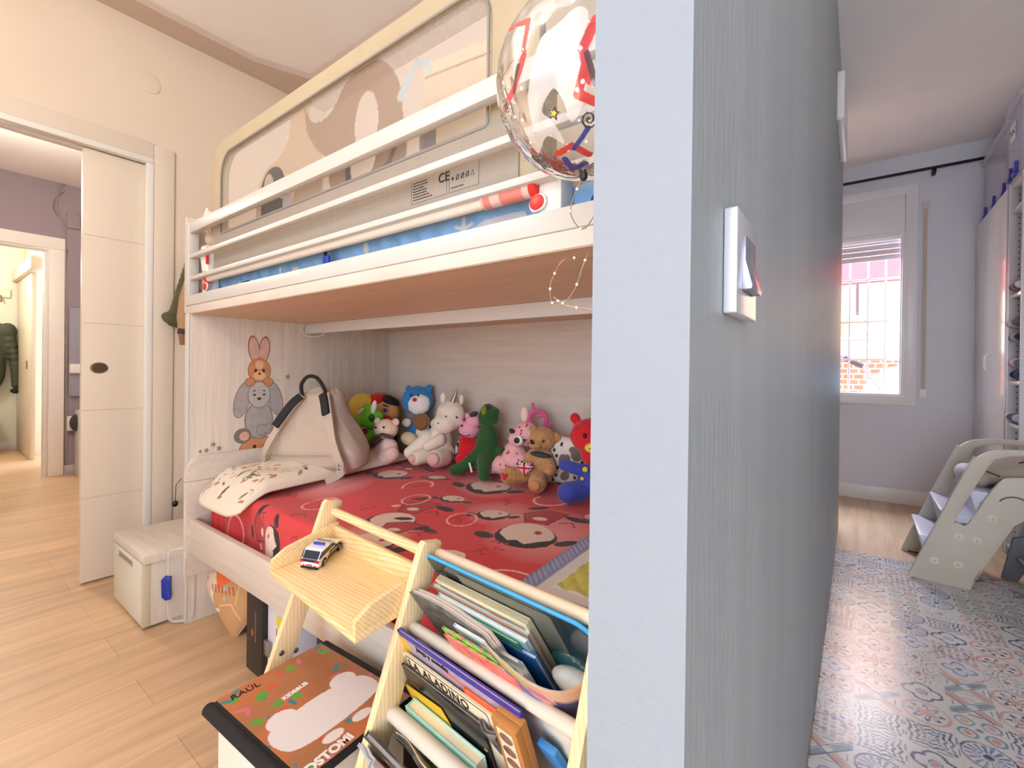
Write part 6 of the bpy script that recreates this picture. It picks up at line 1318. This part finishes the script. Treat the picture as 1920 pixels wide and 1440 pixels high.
text('TOC', .05, M('black_print', (26, 24, 26), .7), (.6915, 3.898, 2.432), (0, -1, 0), (0, 0, 1), t)
# ================================================================== under and around the lower bunk
# cushion lying under the bed
t = thing('floor_pillow', 'patchwork cushion with an orange patch and tan animal shape stuffed under the bed', 'cushion', (-2.02, .83, 0), rot=(0, 0, 0))
def fp():
    n = 120; U, Vv = np.meshgrid(np.linspace(-1, 1, n), np.linspace(-1, 1, n)); pf = np.clip((1-np.abs(U)**3)*(1-np.abs(Vv)**3), 0, 1)**.55
    R_ = Ras(U, Vv, (214, 196, 172)); R_.poly([(-.1, -1), (1, -1), (1, .9), (.35, .95), (.0, .3), (-.3, -.2)], (196, 152, 106)); R_.line([(.2, -.6), (.5, -.2), (.9, -.3)], .03, (226, 190, 140)); R_.line([(.3, .5), (.6, -.1)], .03, (226, 190, 140))
    R_.poly([(-.85, .0), (-.15, -.35), (.25, .55), (-.25, .85)], (226, 112, 52)); R_.poly([(-.3, .8), (.3, .55), (.45, .85), (-.1, 1)], (180, 178, 180))
    for i in range(7): a = -.4+.11*i; R_.line([(a, -.35+.10*i-.12), (a+.14, -.50+.10*i-.06)], .045, (170, 66, 60))
    R_.ell(.05, -.12, .07, .06, 0, (170, 180, 186)); R_.ell(.22, -.3, .06, .05, 0, (170, 180, 186)); R_.line([(.25, -.7), (.0, -.95), (-.3, -.6)], .08, (236, 226, 212))
    for i in range(30): R_.ell(rng.uniform(-1, -.5), rng.uniform(-1, 1), .05, .025, rng.uniform(0, 3), [(150, 160, 110), (190, 110, 90)][i % 2])
    s1, s2 = .165, .135
    e1 = np.array((math.cos(.5), 0, -math.sin(.5))); e2 = np.array((math.sin(.5)*.9, .35, math.cos(.5)*.9)); nn = np.cross(e1, e2); nn /= np.linalg.norm(nn)
    c = np.array((0, 0, .165)); F = c+U[..., None]*s1*e1+Vv[..., None]*s2*e2+pf[..., None]*.05*nn; Bk = c+U[..., None]*s1*e1+Vv[..., None]*s2*e2-pf[..., None]*.05*nn
    painted('front', F, R_.C, MC('cushion_print', .9, .15), t, local=True); C2 = np.ones(R_.C.shape); C2[..., :3] = lin((206, 186, 160)); painted('back', Bk[:, ::-1], C2, MC('cushion_print', .9, .15), t, local=True)
fp()
# black magazine file and its neighbour
t = thing('black_box_file', 'tall black cardboard box with a small golden emblem standing on the floor under the bed', 'box', (-1.635, .87, 0))
b = MB(); b.box(-1.70, -1.585, .728, 1.0, 0, .29, .002); bx = b.build('carton', M('black_cardboard', (38, 34, 34), .45, bump=.2), t)
b = MB(); b.prism([(0, 0), (.006, .003), (.010, .012), (.007, .02), (.002, .03), (-.002, .018), (-.004, .006)], (-1.656, .7275, .125), (1, 0, 0), (0, 0, 1), (0, -.0006, 0)); b.build('emblem', M('copper_emblem', (206, 120, 70), .4, .5), bx)
gx_ = M('grey_lettering', (150, 142, 134), .6); b = MB(); b.tube(smooth_path([(-1.632+(.006 if i % 2 else -.004), .7272, .215-.006*i) for i in range(18)], 4), .0007, 5); b.build('lettering', gx_, bx)
t = thing('white_box_file', 'white cardboard box with a grey metal clip and a yellow mark, beside the black box', 'box', (-1.50, .87, 0))
b = MB(); b.box(-1.582, -1.42, .745, 1.0, 0, .28, .002); bx = b.build('carton', M('white_cardboard', (214, 214, 222), .6, bump=.2), t)
b = MB(); b.box(-1.592, -1.548, .733, .7445, .085, .135, .003); b.build('metal_clip', M('brushed_clip', (170, 168, 168), .3, .8), bx)
b = MB(); b.prism([(.022*math.cos(k*PI/8)*(1+.2*(k % 2)), .022*math.sin(k*PI/8)) for k in range(16)], (-1.500, .7447, .215), (1, 0, 0), (0, 0, 1), (0, -.0006, 0)); b.build('yellow_mark', M('yellow_mark', (222, 206, 60), .6), bx)
b = MB(); b.box(-1.522, -1.518, .744, .7447, .12, .19); b.box(-1.535, -1.50, .744, .7447, .10, .108); b.build('red_print', M('red_brown_print', (150, 80, 66), .6), bx)
b = MB(); b.box(-1.38, -.40, .80, 1.0, 0, .26, .01); tag(b.build('underbed_box', M('charcoal_box_cloth', (64, 58, 56), .9)), 'dark charcoal storage box deep under the bed', 'box')
# clear lid with a blue latch leaning at the bed end
t = thing('clear_plastic_lid', 'clear plastic box lid with a blue latch standing between bench and bed', 'plastic lid', (-2.19, .70, 0))
pl_ = M('clear_rigid_plastic', (232, 224, 218), .12, alpha=.22, coat=.5)
ed = Vector((.62, .78, 0)).normalized(); o0 = Vector((-2.226, .650, .008))
b = MB(); b.prism(rrect(0, .095, 0, .30, .03), o0, ed, (0, 0, 1), Vector((-ed.y, ed.x, 0))*.0025, .0008); b.build('sheet', pl_, t)
b = MB(); b.tube([o0+ed*x+ZX*y for x, y in rrect(.002, .093, .002, .298, .03)], .005, 8, True); b.build('rim', M('clear_rim_plastic', (236, 226, 220), .15, alpha=.4), t)
b = MB(); b.prism([(-.004, .095), (.012, .098), (.016, .112), (.012, .178), (.016, .19), (-.006, .195), (-.020, .180), (-.018, .110)], o0, ed, (0, 0, 1), Vector((-ed.y, ed.x, 0))*-.010, .002); b.build('latch', M('cobalt_latch', (24, 48, 160), .3), t)
# ---- hall details
t = thing('intercom_cable', 'loose painted cable loop down the mauve hall wall beside the casing', 'cable', (-6.045, .93, .1))
b = MB(); b.tube(smooth_path([(-6.045, .92, 2.77), (-6.045, .885, 2.70), (-6.045, .865, 2.57), (-6.045, .885, 2.45), (-6.045, .925, 2.30), (-6.045, .94, 1.5), (-6.045, .945, .1)], 6), .008, 6); b.build('cable', purple, t)
b = MB(); b.tube(smooth_path([(-6.045, .92, 2.70), (-6.045, .855, 2.60), (-6.045, .85, 2.50), (-6.045, .90, 2.42)], 6), .004, 6); b.build('loop', M('dark_mauve_cable', (120, 108, 116), .7), t)
tag(MB().box(-6.05, -6.03, .935, 1.03, 2.36, 2.50, .004).build('junction_box', purple), 'square junction box painted mauve above the hall doorway', 'junction box')
t = thing('grey_storage_cart', 'grey fabric hung behind the sliding door leaf in the hall', 'fabric panel', (-6.0, 1.03, .2)); MB().box(-6.04, -6.01, .955, 1.5, .75, 1.60, .01).build('panel', M('grey_lilac_cloth', (150, 150, 162), .8), t)
tag(MB().box(-6.02, -5.97, .955, 1.06, .97, 1.06, .01).build('wall_dispenser', M('white_plastic', (230, 228, 226), .4)), 'small white box on the hall wall behind the door leaf', 'wall box')
t = thing('hall_cabinet', 'white hall cabinet with a grey bag on top behind the door leaf', 'cabinet', (-5.8, 1.3, 0)); MB().box(-6.03, -5.7, 1.0, 1.6, 0, .62, .004).build('body', white_gloss, t)
tag(MB().box(-6.045, -6.0, .945, 1.0, .42, .56, .01).build('wall_socket_box', M('white_plastic', (230, 228, 226), .4)), 'white box low on the hall wall beside the casing', 'wall box')
b = MB(); b.ell((-5.95, 1.0, .50), (.05, .05, .08)); tag(b.build('dark_pouch', M('dark_pouch_cloth', (60, 58, 62), .9, bump=1)), 'dark pouch hanging on the hall cabinet', 'pouch')
# coat in the entrance
t = thing('winter_coat', 'dark olive padded coat hanging in the entrance seen through both doorways', 'coat', (-8.2, .66, .7))
b = MB(); b.ell((-8.2, .62, 1.30), (.07, .17, .28)); b.ell((-8.2, .60, 1.0), (.075, .15, .30)); b.ell((-8.19, .76, 1.45), (.06, .08, .10)); b.cap((-8.19, .77, 1.42), (-8.17, .82, 1.05), .06, .05); b.cap((-8.17, .82, 1.05), (-8.17, .83, .80), .05, .045)
b.build('body', M('dark_olive_padding', (58, 62, 48), .7, bump=2, bscale=14), t, mods=RM(.012, 3))
b = MB(); b.ell((-8.17, .825, .73), (.045, .045, .035)); b.build('cuff', M('black_rib', (30, 30, 30), .9), t)
t = thing('coat_hook', 'cream coat hook board on the entrance wall above the coat', 'coat hook', (-8.28, .73, 1.85)); MB().box(-8.3, -8.275, .60, .79, 1.86, 1.96, .006).build('board', M('cream_track_cover', (232, 222, 200), .45), t); b = MB(); b.tube([(-8.28, .71, 1.88), (-8.24, .71, 1.80), (-8.22, .71, 1.82)], .008); b.build('hook', M('brass_grey_metal', (150, 132, 110), .3, .9), t)
t = thing('shoe_cabinet', 'white low shoe cabinet at the left edge beyond the hall', 'cabinet', (-8.0, .5, 0)); MB().box(-8.28, -7.9, .0, .66, 0, .52, .004).build('body', white_gloss, t)
